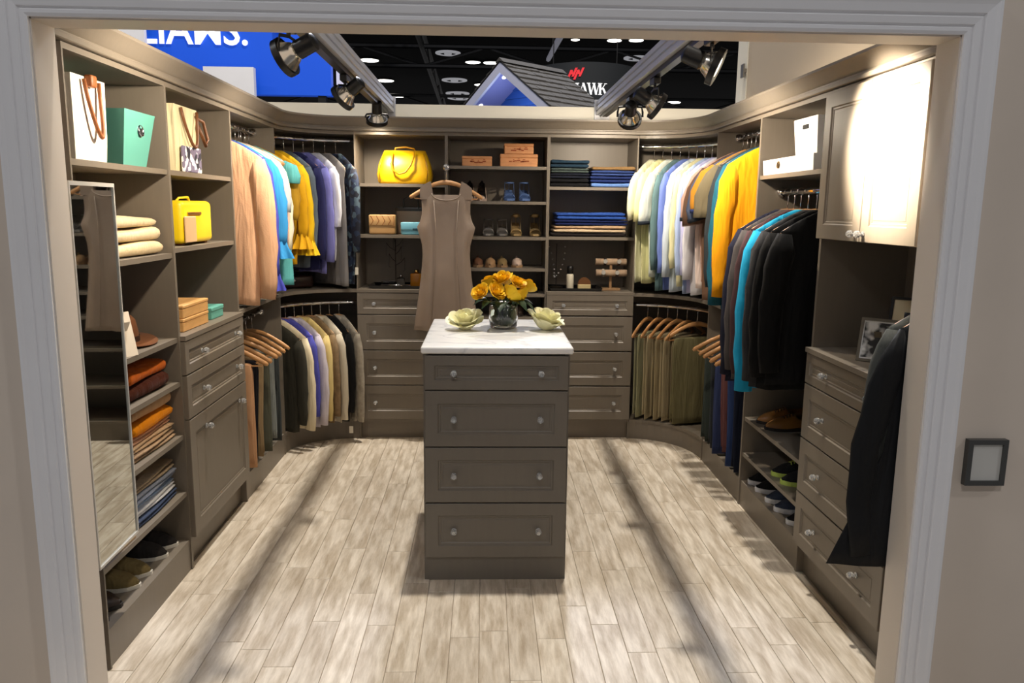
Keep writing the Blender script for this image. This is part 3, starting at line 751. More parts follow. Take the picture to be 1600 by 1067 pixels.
GUL = 'clothes on the upper left rail'; GLL = 'clothes on the lower left rail'; GUR = 'clothes on the upper right rail'; GLR = 'trousers on the lower right rail'; GCO = 'coats in the right hanging section'
HG = 'wooden clothes hangers'
def noun(lab):      # the name of a garment without its place
    cut = min([lab.find(q) for q in (',', ' with ', ' in the', ' at the', ' on the', ' beside', ' between', ' behind', ' second', ' third', ' fourth', ' fifth', ' right of', ' hanging') if q in lab] or [len(lab)])
    return lab if lab.startswith('black coat') else lab[:cut]
def turn(a, c): return R(c+(a-c)*.42)
def put(kind, pos, rz, label, hl, m, grp, **k):
    hanger(pos, rz, hl, HG)
    names = {'sweater': 'sweater', 'shirt': 'shirt', 'blouse': 'blouse', 'dress': 'dress', 'coat': 'coat', 'jacket': 'jacket', 'tee': 't_shirt', 'cardigan': 'cardigan', 'top': 'top'}
    return garment(names[kind], label, {'tee': 't-shirt'}.get(kind, kind), pos, rz, m, grp=grp, **k)
# --- upper left straight rail, from near to far
put('sweater', Lpos(3.975), R(182), 'peach knit sweater, front of the upper left rail', 'wooden hanger inside the peach sweater', peach, GUL, L=.71, hem=.185, SL=.69, seed=3, out=.045, srx=.056, sry=.032, amp=.012, sw=.21)
put('blouse', Lpos(4.055), R(178), 'royal blue blouse with ruffled cuff right behind the peach sweater', 'wooden hanger inside the royal blue ruffled blouse', F('royal_blue', (66, 72, 168)), GUL, L=.66, SL=.58, seed=5, ruffle=.25, out=.05, sw=.212)
put('blouse', Lpos(4.125), R(180), 'sky blue blouse with wide ruffled sleeves on the left rail', 'wooden hanger inside the sky blue blouse', F('sky_blue', (52, 138, 196)), GUL, L=.55, SL=.42, seed=8, ruffle=.35, out=.075, srx=.055, sw=.215)
put('top', Lpos(4.195), R(181), 'light grey top between the sky blue and pink blouses', 'wooden hanger inside the light grey top', F('light_grey', (176, 180, 182)), GUL, L=.55, SL=.25, sleeve='short', seed=9)
put('blouse', Lpos(4.260), R(179), 'pale pink blouse, left rail, beside the cream one', 'wooden hanger inside the pale pink blouse', F('pale_pink', (214, 178, 156)), GUL, L=.60, SL=.45, seed=10, out=.055)
put('blouse', Lpos(4.325), R(180), 'cream blouse with long tail before the empty hangers', 'wooden hanger inside the cream blouse', F('cream', (232, 226, 200)), GUL, L=.60, SL=.46, seed=12, out=.06)
hanger(Lpos(4.390), R(188), 'empty wooden hanger in front of the teal cap sleeve top', HG)
hanger(Lpos(4.425), R(184), 'empty wooden hanger touching the teal cap sleeve top', HG)
put('top', Lpos(4.500), R(176), 'teal cap sleeve top at the corner of the left rail', 'wooden hanger inside the teal top', F('teal', (98, 182, 184)), GUL, L=.66, SL=.10, sleeve='cap', seed=13, out=.05, hem=.24, sw=.215)
put('top', Lpos(4.570), R(174), 'olive mustard top behind the teal one', 'wooden hanger inside the olive mustard top', F('mustard', (176, 134, 36)), GUL, L=.62, SL=.30, seed=14, out=.05)
# --- upper left curved rail
ccl = lambda a, z=ZU: Cpos(LC, a, z)
put('blouse', ccl(160), turn(160, 146), 'golden yellow blouse with ruffled sleeve in the left corner', 'wooden hanger inside the golden ruffled blouse', F('golden', (226, 170, 28)), GUL, L=.56, SL=.40, seed=15, out=.07, ruffle=.25, sw=.22)
put('blouse', ccl(151), turn(151, 146), 'bright lemon yellow blouse beside the golden one', 'wooden hanger inside the lemon blouse', F('lemon', (242, 198, 34)), GUL, L=.50, SL=.44, seed=16, out=.06, ruffle=.2, sw=.215)
put('shirt', ccl(143), turn(143, 146), 'slate grey shirt between the yellow blouses and navy shirt', 'wooden hanger inside the slate shirt', F('slate', (92, 104, 116)), GUL, L=.58, SL=.50, seed=17, collar=F('slate', (92, 104, 116)))
put('shirt', ccl(135), turn(135, 146), 'deep navy long sleeve shirt in the left corner', 'wooden hanger inside the deep navy shirt', F('navy', (38, 40, 84)), GUL, L=.60, SL=.54, seed=18, out=.05)
put('shirt', ccl(127.5), turn(127.5, 146), 'lavender blue long sleeve shirt in the left corner', 'wooden hanger inside the lavender shirt', F('lavender', (118, 118, 184)), GUL, L=.62, SL=.56, seed=19, out=.05, sw=.215, collar=F('lavender', (118, 118, 184)))
put('blouse', ccl(120), turn(120, 146), 'white blouse peeking out behind the lavender shirt', 'wooden hanger inside the white blouse', F('white_cloth', (226, 226, 234)), GUL, L=.55, SL=.35, seed=20)
put('dress', ccl(112), turn(112, 146), 'grey pleated dress hanging low behind the lavender shirt', 'wooden hanger inside the grey pleated dress', F('pleat_grey', (134, 130, 128)), GUL, L=.70, sleeve='none', seed=21, folds=7, amp=.008, hem=.22)
put('dress', ccl(104.5), turn(104.5, 146), 'dark floral dress at the end of the left corner rail', 'wooden hanger inside the dark floral dress', print_mat('floral', (24, 28, 44), (38, 52, 78), (84, 104, 118), 34), GUL, L=.70, SL=.50, seed=22, out=.045)
# --- lower left straight rail: trousers
tl = [(3.95, 'peach tan trousers, nearest on the lower left rail', 'wooden hanger holding the peach tan trousers', (196, 150, 112), .66, .145), (4.04, 'black trousers on the lower left rail', 'wooden hanger holding the black trousers', (22, 20, 26), .52, .15), (4.14, 'khaki trousers hanging to the base on the lower left rail', 'wooden hanger holding the khaki trousers', (150, 126, 92), .68, .145),
      (4.25, 'olive grey trousers on the lower left rail', 'wooden hanger holding the olive grey trousers', (84, 84, 70), .62, .15), (4.36, 'pale grey trousers on the lower left rail', 'wooden hanger holding the pale grey trousers', (132, 136, 132), .50, .15), (4.47, 'dark slate trousers on the lower left rail', 'wooden hanger holding the dark slate trousers', (58, 62, 62), .60, .15)]
for i, (y, lab, hl, c, L, hw) in enumerate(tl):
    rz = R(180+[3,-2,4,-6,-10,-12][i])
    hanger(Lpos(y, ZL), rz, hl, HG); trousers(lab, Lpos(y, ZL), rz, F('trouser_%d' % i, c), L, hw, 30+i, GLL)
# --- lower left curved rail: jackets
jl = [(166, 'dark olive jacket, first on the lower left corner rail', (54, 52, 44), .56, .52, 'jacket'), (156, 'cream jacket with wide cuffs on the lower left corner rail', (226, 212, 180), .56, .57, 'jacket'), (147, 'violet blue cardigan beside the cream jacket', (80, 82, 172), .50, .50, 'cardigan'),
      (139, 'lilac white knit cardigan in the lower left corner', (206, 198, 208), .57, .56, 'cardigan'), (132, 'pale yellow jacket in the lower left corner', (214, 192, 128), .56, .54, 'jacket'), (125, 'brown tweed jacket in the lower left corner', (134, 112, 84), .56, .52, 'jacket'),
      (118.5, 'ivory jacket between the tweed and black jackets', (216, 206, 184), .57, .55, 'jacket'), (112, 'black jacket beside the grey wool coat', (20, 20, 22), .56, .50, 'jacket'), (105, 'grey wool coat at the end of the lower left corner rail', (164, 156, 142), .56, .56, 'coat')]
for i, (a, lab, c, L, SLn, kd) in enumerate(jl):
    m = F('jacket_%d' % i, c, kind='felt' if i in (5, 8) else 'knit' if i in (2, 3) else 'fabric', amt=.22 if i in (5, 8) else .07)
    put(kd, ccl(a, .885), turn(a, 148), lab, 'wooden hanger inside the ' + noun(lab), m, GLL, L=L, SL=SLn, seed=40+i, out=.055 if i in (1, 3, 8) else .035, sw=.205, collar=m, srx=.052 if i in (1, 8) else .046, sry=.021, th=.014, amp=.006)
# --- upper right curved rail: shirts
ccr = lambda a, z=1.895: Cpos(RC, a, z)
dk = F('dark_hem', (30, 36, 44))
ur = [(76, 'tee', 'cream short sleeve polo at the start of the right corner rail', (222, 222, 190), .66, .26, 'short'), (69.5, 'tee', 'pale lemon polo second on the right corner rail', (226, 224, 170), .66, .28, 'short'), (63, 'tee', 'white polo with dark sleeve edge in the right corner', (222, 228, 218), .62, .30, 'short'),
      (56.5, 'shirt', 'grey teal long sleeve shirt in the right corner', (96, 124, 126), .70, .58, 'long'), (50, 'shirt', 'periwinkle blue shirt in the right corner', (112, 132, 200), .74, .60, 'long'), (43.5, 'shirt', 'pale blue white dress shirt, widest in the right corner', (206, 218, 230), .74, .62, 'long'),
      (37, 'shirt', 'butter yellow shirt in the right corner', (228, 222, 176), .66, .56, 'long'), (30.5, 'shirt', 'light blue dress shirt in the right corner', (176, 194, 226), .74, .60, 'long'), (24, 'shirt', 'lilac dress shirt in the right corner', (196, 196, 234), .72, .60, 'long'), (17.5, 'shirt', 'bright white dress shirt with square tail in the right corner', (232, 232, 240), .74, .62, 'long'), (11, 'shirt', 'soft pink white shirt at the end of the right corner rail', (226, 208, 200), .66, .30, 'short')]
for i, (a, kd, lab, c, L, SLn, sl) in enumerate(ur):
    m = F('rshirt_%d' % i, c)
    put(kd, ccr(a), turn(a, 32), lab, 'wooden hanger inside the ' + noun(lab), m, GUR, L=min(L, .70), SL=SLn, sleeve=sl, seed=60+i, sw=.205, out=.05 if i in (2, 5, 9) else .035, collar=m, cuff=dk if i == 2 else None, srx=.05, sry=.020, th=.014, amp=.006)
# --- upper right straight rail, far to near
us = [(4.455, 'tee', 'dusty pink short sleeve shirt on the right rail', (206, 166, 148), .62, .28, 'short'), (4.385, 'shirt', 'brown shirt on the right rail behind the slate one', (112, 84, 66), .71, .30, 'short'), (4.315, 'tee', 'slate blue short sleeve shirt on the right rail', (92, 104, 130), .64, .27, 'short'),
      (4.245, 'tee', 'orange and navy short sleeve shirt on the right rail', (218, 150, 52), .60, .22, 'short'), (4.175, 'tee', 'olive grey short sleeve shirt on the right rail', (120, 110, 86), .62, .26, 'short'), (4.10, 'shirt', 'charcoal long sleeve shirt on the right rail', (52, 58, 62), .70, .62, 'long'),
      (4.03, 'shirt', 'petrol teal long sleeve shirt beside the golden cardigan', (30, 92, 112), .72, .71, 'long'), (3.94, 'cardigan', 'golden yellow long cardigan, front of the right rail', (232, 158, 14), .70, .66, 'long')]
for i, (y, kd, lab, c, L, SLn, sl) in enumerate(us):
    m = F('rail_shirt_%d' % i, c)
    put(kd, Rpos(y), R([2,-2,1,-1,2,0,1,-3][i]), lab, 'wooden hanger inside the ' + noun(lab), m, GUR, L=L, SL=SLn, sleeve=sl, seed=80+i, out=.05, sw=.215, srx=.052, sry=.028,
        cuff={3: F('navy_block', (46, 58, 104))}.get(i, dk if i in (0, 2) else None), amp=.012 if i == 7 else .008)
# --- lower right curved rail: khaki trousers
lr = [(76, 'pale sage trousers, first on the lower right corner rail', (156, 154, 122), .54), (68, 'sand beige trousers second on the lower right corner rail', (176, 164, 132), .62), (60.5, 'stone khaki trousers third on the lower right corner rail', (164, 150, 118), .62),
      (53, 'light khaki trousers fourth on the lower right corner rail', (172, 158, 126), .62), (45, 'dull olive trousers fifth on the lower right corner rail', (124, 112, 86), .62), (36, 'wide moss green trousers on the turned hanger, lower right corner', (108, 102, 72), .64)]
for i, (a, lab, c, L) in enumerate(lr):
    rz = turn(a, 38) if i < 5 else R(16); p = ccr(a, .882)
    hanger(p, rz, 'wooden hanger holding the ' + noun(lab), HG)
    trousers(lab, p, rz, F('khaki_%d' % i, c), L, .165 if i < 5 else .17, 100+i, GLR)
rj = [(4.44, 'dark green grey jeans on the lower right rail', (54, 62, 58), .62), (4.33, 'charcoal jeans on the lower right rail', (50, 54, 58), .62), (4.22, 'washed indigo jeans on the lower right rail', (46, 56, 92), .66), (4.11, 'plum brown trousers on the lower right rail', (104, 66, 66), .50), (4.00, 'blue denim jeans on the lower right rail', (40, 58, 100), .66), (3.90, 'blue black jeans, nearest on the lower right rail', (16, 22, 40), .68)]
for i, (y, lab, c, L) in enumerate(rj):
    rz = R([-4,3,-3,2,-2,2][i]); p = Rpos(y, ZL)
    hanger(p, rz, 'wooden hanger holding the ' + noun(lab), HG)
    trousers(lab, p, rz, F('jean_%d' % i, c), L, .15, 110+i, GLR)
# --- right long section: coats
co = [(3.735, 'coat', 'midnight navy coat, farthest in the right coat section', (24, 26, 44), .72, .70), (3.655, 'jacket', 'dark grey jacket second in the right coat section', (70, 66, 66), .70, .66), (3.580, 'coat', 'deep maroon brown coat in the right coat section', (66, 44, 46), .70, .66),
      (3.495, 'cardigan', 'bright aqua long cardigan between the dark coats', (28, 152, 196), .70, .73), (3.405, 'jacket', 'charcoal jacket right of the aqua cardigan', (48, 48, 50), .68, .66), (3.305, 'coat', 'black coat second from the door cabinet', (9, 9, 10), .66, .62), (3.205, 'coat', 'black coat nearest the door cabinet', (7, 7, 8), .62, .58)]
for i, (y, kd, lab, c, L, SLn) in enumerate(co):
    m = F('coat_%d' % i, c)
    put(kd, (XRR, y, 1.590), R([2,-1,1,-2,1,-1,1][i]), lab, 'wooden hanger inside the ' + noun(lab), m, GCO, L=L, SL=SLn, seed=120+i, out=.05, sw=.225, hem=.25, srx=.058, sry=.034, th=.026, collar=m)
# --- dark jackets in the niche beside the right casing
nk = mat('niche_rail', (200, 200, 200), .2, 1)
t = thing('coat_hook', 'chrome coat hook on the end of the door cabinet', 'hook', (1.46, YH, 1.33))
MB().lathe([(.018,0),(.018,.006)], 12).xf(Matrix.Translation((0,-.0005,0)) @ Matrix.Rotation(PI/2,4,'X')).build('plate', nk, t)
MB().tube([(0,-.006,0),(0,-.10,0),(0,-.106,.014)], .0045, 8).build('prong', nk, t, True)
for i, (y, lab, hl, c, L, SLn, kd, dz) in enumerate(((2.309, 'grey jacket hanging behind the black raincoat, beside the right casing', 'wooden hanger inside the grey jacket by the casing', (92, 94, 90), .46, .44, 'jacket', .045), (2.258, 'black raincoat hanging in front of the right drawers, beside the casing', 'wooden hanger inside the black raincoat', (26, 27, 29), .72, .70, 'coat', 0.))):
    m = F('niche_%d' % i, c, .55 if i else .8)
    p = (1.46-.005*i, y, 1.335)
    put(kd, p, R(0 if i == 0 else 3), lab, hl, m, 'jackets beside the right casing', L=L, SL=SLn, seed=140+i, sw=.225+.008*(1-i), hem=.395 if i else .27, th=.010, out=.13 if i else .05, srx=.05, sry=.013, amp=.003, collar=m)
# --- taupe dress in the middle
t = thing('valet_hook', 'chrome valet hook on the back partition above the taupe dress', 'hook', (P2, YB, 1.742))
MB().lathe([(.020,0),(.020,.006),(.012,.010)], 14).xf(Matrix.Rotation(PI/2,4,'X')).build('plate', CHROME, t, True)
MB().tube([(0,-.008,0),(0,-.10,0)], .006, 8).build('arm', CHROME, t, True)
MB().ball((0,-.105,.004), .012).build('finial', CRYS, t)
dp = (P2+.003, YB-.085, 1.742)
hanger(dp, R(2), 'wooden hanger showing above the taupe satin dress', HG)
t = thing('dress', 'sleeveless taupe satin dress hanging in front of the back shelves', 'dress', dp, R(2))
sat = mat('taupe_satin', (150, 132, 116), .42, kind='fabric', amt=.05, bump=.12)
tab = [(0, .158), (.05, .150), (.13, .148), (.19, .158), (.235, .180), (.27, .172), (.36, .150), (.44, .146), (.6, .158), (1, .205)]
top = [(-.150, .150, .012), (-.168, .158, .018)]
rings = body_rings(tab, .845, [(-.166, .158, .016)], 3, .022, .006, 5, n=40, m=30)
MB().loft(rings, cap0=False).build('body', sat, t, True)
for s in (-1, 1):
    pl = [(s*.070,-.195),(s*.1585,-.195),(s*.160,-.150),(s*.158,-.126),(s*.125,-.100),(s*.094,-.084),(s*.088,-.110),(s*.082,-.150)]
    if s < 0: pl.reverse()
    st = MB().slab(pl, -.0145, .0125); st.build('shoulder_strap', sat, t)
    MB().tube([(s*.075,-.026,-.20),(s*.062,-.030,-.40),(s*.070,-.031,-.62),(s*.095,-.030,-.98)], .0022, 5).build('seam', sat, t, True)
nb = MB().tube([(.088*math.cos(a), -.0225+.004*math.sin(a), -.160+.040*math.sin(a)) for a in (R(d) for d in range(180, 361, 15))], .0035, 6); nb.build('neckline', sat, t, True)
MB().box(-.03, .03, -.0215, -.019, -.205, -.198).build('label_strip', F('tag_white', (225, 220, 212)), t)
# price tags
for lab, x, y, z, w, h in (('white price tag hanging from the dark floral dress', -.825, 4.955, 1.075, .026, .046), ('white price tag hanging below the grey wool coat', -.875, 4.93, .05, .026, .046)):
    t = thing('price_tag', lab, 'tag', (x, y, z))
    MB().rbox(0, w, -.001, .001, 0, h, .0009, 1).build('card', mat('tag_paper', (222, 216, 200), .7), t)
    MB().tube([(w/2, 0, h-.004), (w/2, .012, h+.06), (w/2, .05, h+.12)], .0007, 4).build('string', mat('tag_string', (60, 55, 50), .8), t)

# ================================================================== THINGS ON SHELVES
def onL(name, label, cat, y, z, x=XL-.03, grp=None, rz=L90): return thing(name, label, cat, (x, y, z+.0005), rz, grp)
def onB(name, label, cat, x, z, y=YB+.04, grp=None, rz=0): return thing(name, label, cat, (x, y, z+.0005), rz, grp)
def onR(name, label, cat, y, z, x=XR+.03, grp=None, rz=R90): return thing(name, label, cat, (x, y, z+.0005), rz, grp)
# --- folded clothes: local x width, y depth, z up
def folded_mesh(mb, w, d, h, seed, z=0, layers=2):
    rd = random.Random(seed); lh = h/layers; us = [0,.012,.035,.08,.2,.35,.5,.65,.8,.92,.965,.988,1]
    for q in range(layers):
        a, b = rd.uniform(0, 6), rd.uniform(0, 6); m = 18; rings = []; dx = rd.uniform(-.006, .006)*(1 if q else 0)
        for u in us:
            x = w*u+dx; v = abs(2*u-1); e = max(.40, (1-v**40))**.5; ring = []
            for k in range(m):
                t_ = 2*PI*k/m; c, s_ = math.cos(t_), math.sin(t_)
                yy = d/2-d/2*math.copysign(abs(c)**.30, c)+.004*math.sin(5*u+a)
                zz = z+lh*(q+.5)+lh*.5*e*math.copysign(abs(s_)**.55, s_)+.10*lh*math.sin(5*u+b+c)*(1 if s_ > 0 and q == layers-1 else 0)
                ring.append((x, yy, max(z, zz)))
            rings.append(ring)
        mb.loft(rings)
    return mb
def folded(place, label, m, w, d, h, seed, cat='folded cloth', name='folded_garment', layers=2, grp=None):
    t = place; tag(t, label, cat, grp); MB.build(folded_mesh(MB(), w, d, h, seed, 0, layers), 'cloth_layers', m, t, True); return t
def stackL(items, y0, z0, w, d, grp, x=XL-.03):
    z = z0
    for i, (lab, c, h, dy, kind) in enumerate(items):
        folded(onL('folded_garment', lab, 'folded cloth', y0+dy, z, x-.008*(i % 3)), lab, F('fold_'+lab.replace(' ', '_')[:30], c, kind=kind), w-dy*1.2, d, h, len(lab)*7+i, grp=grp, layers=1 if h > .038 else 2)
        z += h+.0008
    return z
def stackB(items, x0, z0, d, grp, y=YB+.035):
    z = z0
    for i, (lab, c, h, dx, w) in enumerate(items):
        folded(onB('folded_garment', lab, 'folded cloth', x0+dx, z, y+.006*(i % 2)), lab, F('fold_'+lab.replace(' ', '_')[:30], c), w, d, h, len(lab)*5+i, grp=grp, layers=1 if h < .03 else 2)
        z += h+.0008
GB = 'folded knit blankets in the left tower'
stackL([('cream knit blanket, bottom of the three', (212, 190, 150), .050, 0, 'knit'), ('cream knit blanket, middle of the three', (222, 200, 162), .050, .012, 'knit'), ('cream knit blanket, topmost of the three', (226, 206, 168), .040, .03, 'knit')], 2.675, 1.312, .40, .28, GB)
stackL([('dark brown folded suede under the rust one', (74, 34, 20), .055, 0, 'fabric'), ('rust orange folded suede in the left tower', (188, 92, 22), .050, .02, 'fabric')], 2.72, .800, .33, .27, 'folded suede in the left tower')
stackL([('taupe folded sweater, bottom of the sweater stack', (150, 124, 96), .030, 0, 'knit'), ('beige folded sweater, second in the sweater stack', (198, 168, 132), .028, 0, 'knit'), ('pink beige folded sweater under the orange one', (206, 160, 128), .028, .01, 'knit'), ('pumpkin orange folded sweater in the stack', (232, 140, 10), .050, .02, 'knit'), ('fluffy tan folded sweater, top of the stack', (190, 152, 112), .052, .03, 'knit')], 2.715, .580, .37, .27, 'sweater stack in the left tower')
stackL([('dark denim jeans, bottom of the jeans stack', (52, 62, 84), .030, 0, 'fabric'), ('white folded jeans in the jeans stack', (214, 214, 216), .028, 0, 'fabric'), ('light blue folded jeans in the jeans stack', (142, 160, 186), .028, .01, 'fabric'), ('steel grey folded jeans in the jeans stack', (128, 134, 148), .028, .01, 'fabric'), ('taupe folded trousers, top of the jeans stack', (150, 132, 108), .036, .02, 'fabric')], 2.68, .340, .39, .27, 'jeans stack in the left tower')
t = onL('wooden_tray', 'flat tan wooden tray at the front of the jeans shelf', 'tray', 2.41, .340, XL-.012)
MB().rbox(0, .235, .0, .26, 0, .022, .004, 2).build('tray_body', mat('tan_tray', (176, 144, 104), .5, kind='wood'), t); MB().rbox(.012, .223, .012, .248, .0225, .030, .003, 1).build('lid', mat('tan_tray', (176, 144, 104)), t)
JB = 'folded jeans on the back right shelves'
stackB([('black jeans, bottom of the dark stack on the back shelf', (16, 16, 20), .052, 0, .245), ('navy black jeans, second in the dark stack', (24, 28, 42), .034, 0, .245), ('grey green jeans in the dark stack', (70, 82, 80), .030, .004, .235), ('dark teal blue jeans, top of the dark stack', (32, 54, 72), .050, .0, .24)], .408, 1.636, .28, JB)
stackB([('light blue jeans, bottom of the right stack on the top shelf', (104, 140, 204), .028, .0, .275), ('navy jeans second in the right stack on the top shelf', (34, 50, 104), .042, -.005, .28), ('mid blue jeans under the tan pair on the top shelf', (52, 72, 128), .034, .0, .275), ('tan folded trousers on top of the blue jeans', (142, 112, 74), .024, .005, .27)], .668, 1.636, .28, JB)
stackB([('black brown trousers, bottom of the middle shelf stack', (34, 28, 28), .024, -.005, .48), ('cream trousers, second in the middle shelf stack', (214, 190, 158), .024, .01, .46), ('sand trousers below the navy jeans, middle shelf', (190, 158, 124), .020, .015, .455), ('navy jeans below the bright blue ones, middle shelf', (24, 36, 84), .036, .02, .465), ('bright blue jeans, top of the middle shelf stack', (46, 82, 162), .046, .03, .44)], .425, 1.325, .28, JB)
# --- bags
def ribbon(pts, w, th, m, parent, name): return MB().tube(pts, w, 8, ry=th).build(name, m, parent, True)
leather = mat('tan_leather', (150, 88, 44), .45, kind='fabric', amt=.1)
def tote(t, w, h, d, m, hm, drop, hx=(.28, .72), wob=0):
    ring = lambda s, z, q=1: [(w/2+(w/2*s*a), d/2+d/2*s*b*q, z) for a, b in ((-1,-1),(1,-1),(1,1),(-1,1))]
    MB().loft([ring(.92, 0), ring(.97, h*.3), ring(1, h), ring(.96, h), ring(.9, h*.35)]).build('body', m, t)
    for f, s in ((0, -1), (d, 1)):
        pts = []
        for k in range(17):
            a = PI*k/16; q = k/16
            x = lerp(w*hx[0], w*hx[1], q)+wob*math.sin(a)
            if s < 0: z = h-.01-drop*math.sin(a)**.8; y = f-.010-.012*math.sin(a)
            else: z = h-.01+.05*math.sin(a)-.0*q; y = f+.01-.06*math.sin(a)
            pts.append((x, y, z))
        MB().tube(pts, .0065, 8).build('handle', hm, t, True)
white_c = F('white_canvas', (238, 232, 218)); cream_c = F('cream_canvas', (236, 222, 178))
t = onL('tote_bag', 'white canvas tote with tan leather handles in the left tower', 'bag', 2.475, 1.63); tote(t, .215, .255, .16, white_c, leather, .17, wob=.02)
MB().rbox(.085, .125, -.022, .004, .225, .262, .006, 2).build('leather_tab', leather, t, True)
t = onL('tote_bag', 'cream tote with brown handles on the drawer tower', 'bag', 3.26, 1.63); tote(t, .25, .265, .16, cream_c, mat('brown_leather', (112, 68, 36), .45), .15, (.2, .9), .02)
MB().tube([(.19,.03,.255),(.27,-.02,.22),(.315,-.02,.15),(.29,-.02,.12),(.235,-.01,.20)], .007, 8).build('handle_loop', mat('brown_leather', (112, 68, 36), .45), t, True)
t = onL('printed_pouch', 'white pouch with dark printed figures at the foot of the cream tote', 'bag', 3.29, 1.63, XL-.012)
MB().rbox(0, .205, 0, .012, 0, .105, .005, 2).build('pouch_body', print_mat('pouch_print', (236, 234, 232), (120, 110, 132), (44, 40, 52), 42), t)
t = onL('storage_bin', 'teal tapered storage bin with round metal grommet', 'bin', 2.785, 1.63, XL-.03)
tealb = mat('teal_board', (92, 160, 146), .6, kind='wall', amt=.03)
def taper_box(w, d, h, fl, wall=.006):
    r = lambda s, z: [(-fl*s*1, -fl*s, z), (w+fl*s, -fl*s, z), (w+fl*s, d+fl*s, z), (-fl*s, d+fl*s, z)]
    i = lambda s, z: [(-fl*s+wall, -fl*s+wall, z), (w+fl*s-wall, -fl*s+wall, z), (w+fl*s-wall, d+fl*s-wall, z), (-fl*s+wall, d+fl*s-wall, z)]
    return MB().loft([r(0,0), r(1,h), i(1,h), i(.1,wall)])
def grommet(t, x, y, z, r, tilt, m=CHROME):
    Mx = Matrix.Translation((x, y, z)) @ Matrix.Rotation(PI/2-tilt, 4, 'X')
    MB().loft([[(q*math.cos(2*PI*k/18), q*math.sin(2*PI*k/18), zz) for k in range(18)] for q, zz in ((r*1.35,0),(r*1.3,.004),(r*.95,.005),(r*.85,-.001))], False, False).xf(Mx).build('grommet', m, t, True)
    MB().lathe([(r*.88,.0),(r*.88,.0012)], 18).xf(Mx).build('grommet_hole', mat('hole_black', (8,8,8), .8), t)
taper_box(.185, .24, .185, .030).build('bin_body', tealb, t); grommet(t, .105, -.0215, .125, .016, .16)
t = onL('handbag', 'yellow boxy handbag with metal bar on the drawer tower shelf', 'bag', 3.29, 1.330)
yl = mat('yellow_leather', (240, 206, 20), .42, kind='fabric', amt=.04); 
MB().rbox(0, .35, 0, .13, .008, .185, .022, 4).build('body', yl, t, True)
MB().rbox(.05, .20, -.007, .002, .125, .138, .003, 2).build('clasp_bar', mat('gold', (200, 160, 90), .25, 1), t)
for x in (.03, .30): MB().rbox(x, x+.03, .02, .1, 0, .009, .003, 1).build('foot', leather, t)
MB().rbox(.004, .125, -.009, -.001, .012, .120, .003, 1).build('hang_card', mat('kraft_card', (206, 168, 122), .7), t)
MB().tube([(.08,.06,.178),(.10,.05,.196),(.2,.05,.200),(.25,.06,.178)], .005, 8).build('handle', yl, t, True)
# counter of the drawer tower
for q, (lab, dz) in enumerate((('light wooden box, lower of the stacked pair', 0), ('light wooden box, upper of the stacked pair', .0555))):
    t = onL('wooden_box', lab, 'box', 3.205+.004*q, .982+dz, XL-.02, 'stacked wooden boxes on the left counter')
    wd_ = mat('light_wood', (206, 158, 98), .5, kind='wood', amt=.1)
    MB().rbox(0, .29, 0, .20, 0, .040, .003, 1).build('box_body', wd_, t); MB().rbox(-.002, .292, -.002, .202, .0405, .0545, .003, 1).build('lid', wd_, t)
t = onL('gift_box', 'small teal box beside the wooden boxes', 'box', 3.565, .982, XL-.03); MB().rbox(0, .16, 0, .13, 0, .045, .004, 2).build('box_body', tealb, t); MB().rbox(-.003, .163, -.003, .133, .036, .055, .004, 2).build('lid', tealb, t)
t = onL('jar', 'dark jar with black lid behind the wooden boxes', 'jar', 3.42, .982, XL-.27, rz=0)
MB().lathe([(.030,0),(.034,.01),(.034,.075),(.024,.09)], 18).build('jar_body', mat('dark_glass', (36, 42, 52), .15), t, True); MB().lathe([(.026,.0905),(.026,.14),(.022,.145)], 18).build('lid', BLACK, t, True)
# hat and card
hatm = mat('hat_felt', (112, 66, 30), .9, kind='felt', amt=.08)
t = thing('fedora_hat', 'brown felt fedora on the left tower shelf', 'hat', (XL-.175, 2.925, .9785))
def ell(r, z, e=1.08): return [(r*math.cos(2*PI*k/28), r*e*math.sin(2*PI*k/28), z+ (0.016*(abs(math.sin(2*PI*k/28))**2) if r > .12 else 0)) for k in range(28)]
MB().loft([ell(.10,.001), ell(.150,.004), ell(.152,.008), ell(.098,.008), ell(.088,.014)], False, False).build('brim', hatm, t, True)
MB().loft([ell(.089,.010), ell(.086,.05), ell(.078,.092), ell(.066,.108), ell(.04,.100), ell(.012,.088)], False, True).build('crown', hatm, t, True)
MB().loft([ell(.0905,.010), ell(.0895,.034)], False, False).build('band', mat('hat_band', (52, 28, 14), .6), t, True)
t = thing('display_card', 'white card leaning beside the brown fedora', 'card', (XL-.03, 2.655, .9785), R(70))
MB().box(0, .085, 0, .002, 0, .155).xf(Matrix.Rotation(R(-12), 4, 'X')).build('card_sheet', mat('card_paper', (226, 214, 196), .7), t)
MB().add([(.02,.002,.12),(.06,.002,.12),(.06,.062,0),(.02,.062,0),(.02,.004,.12),(.06,.004,.12),(.06,.065,0),(.02,.065,0)], [(0,1,2,3),(7,6,5,4),(0,3,7,4),(1,5,6,2)]).build('easel_back', mat('card_paper', (226, 214, 196), .7), t)
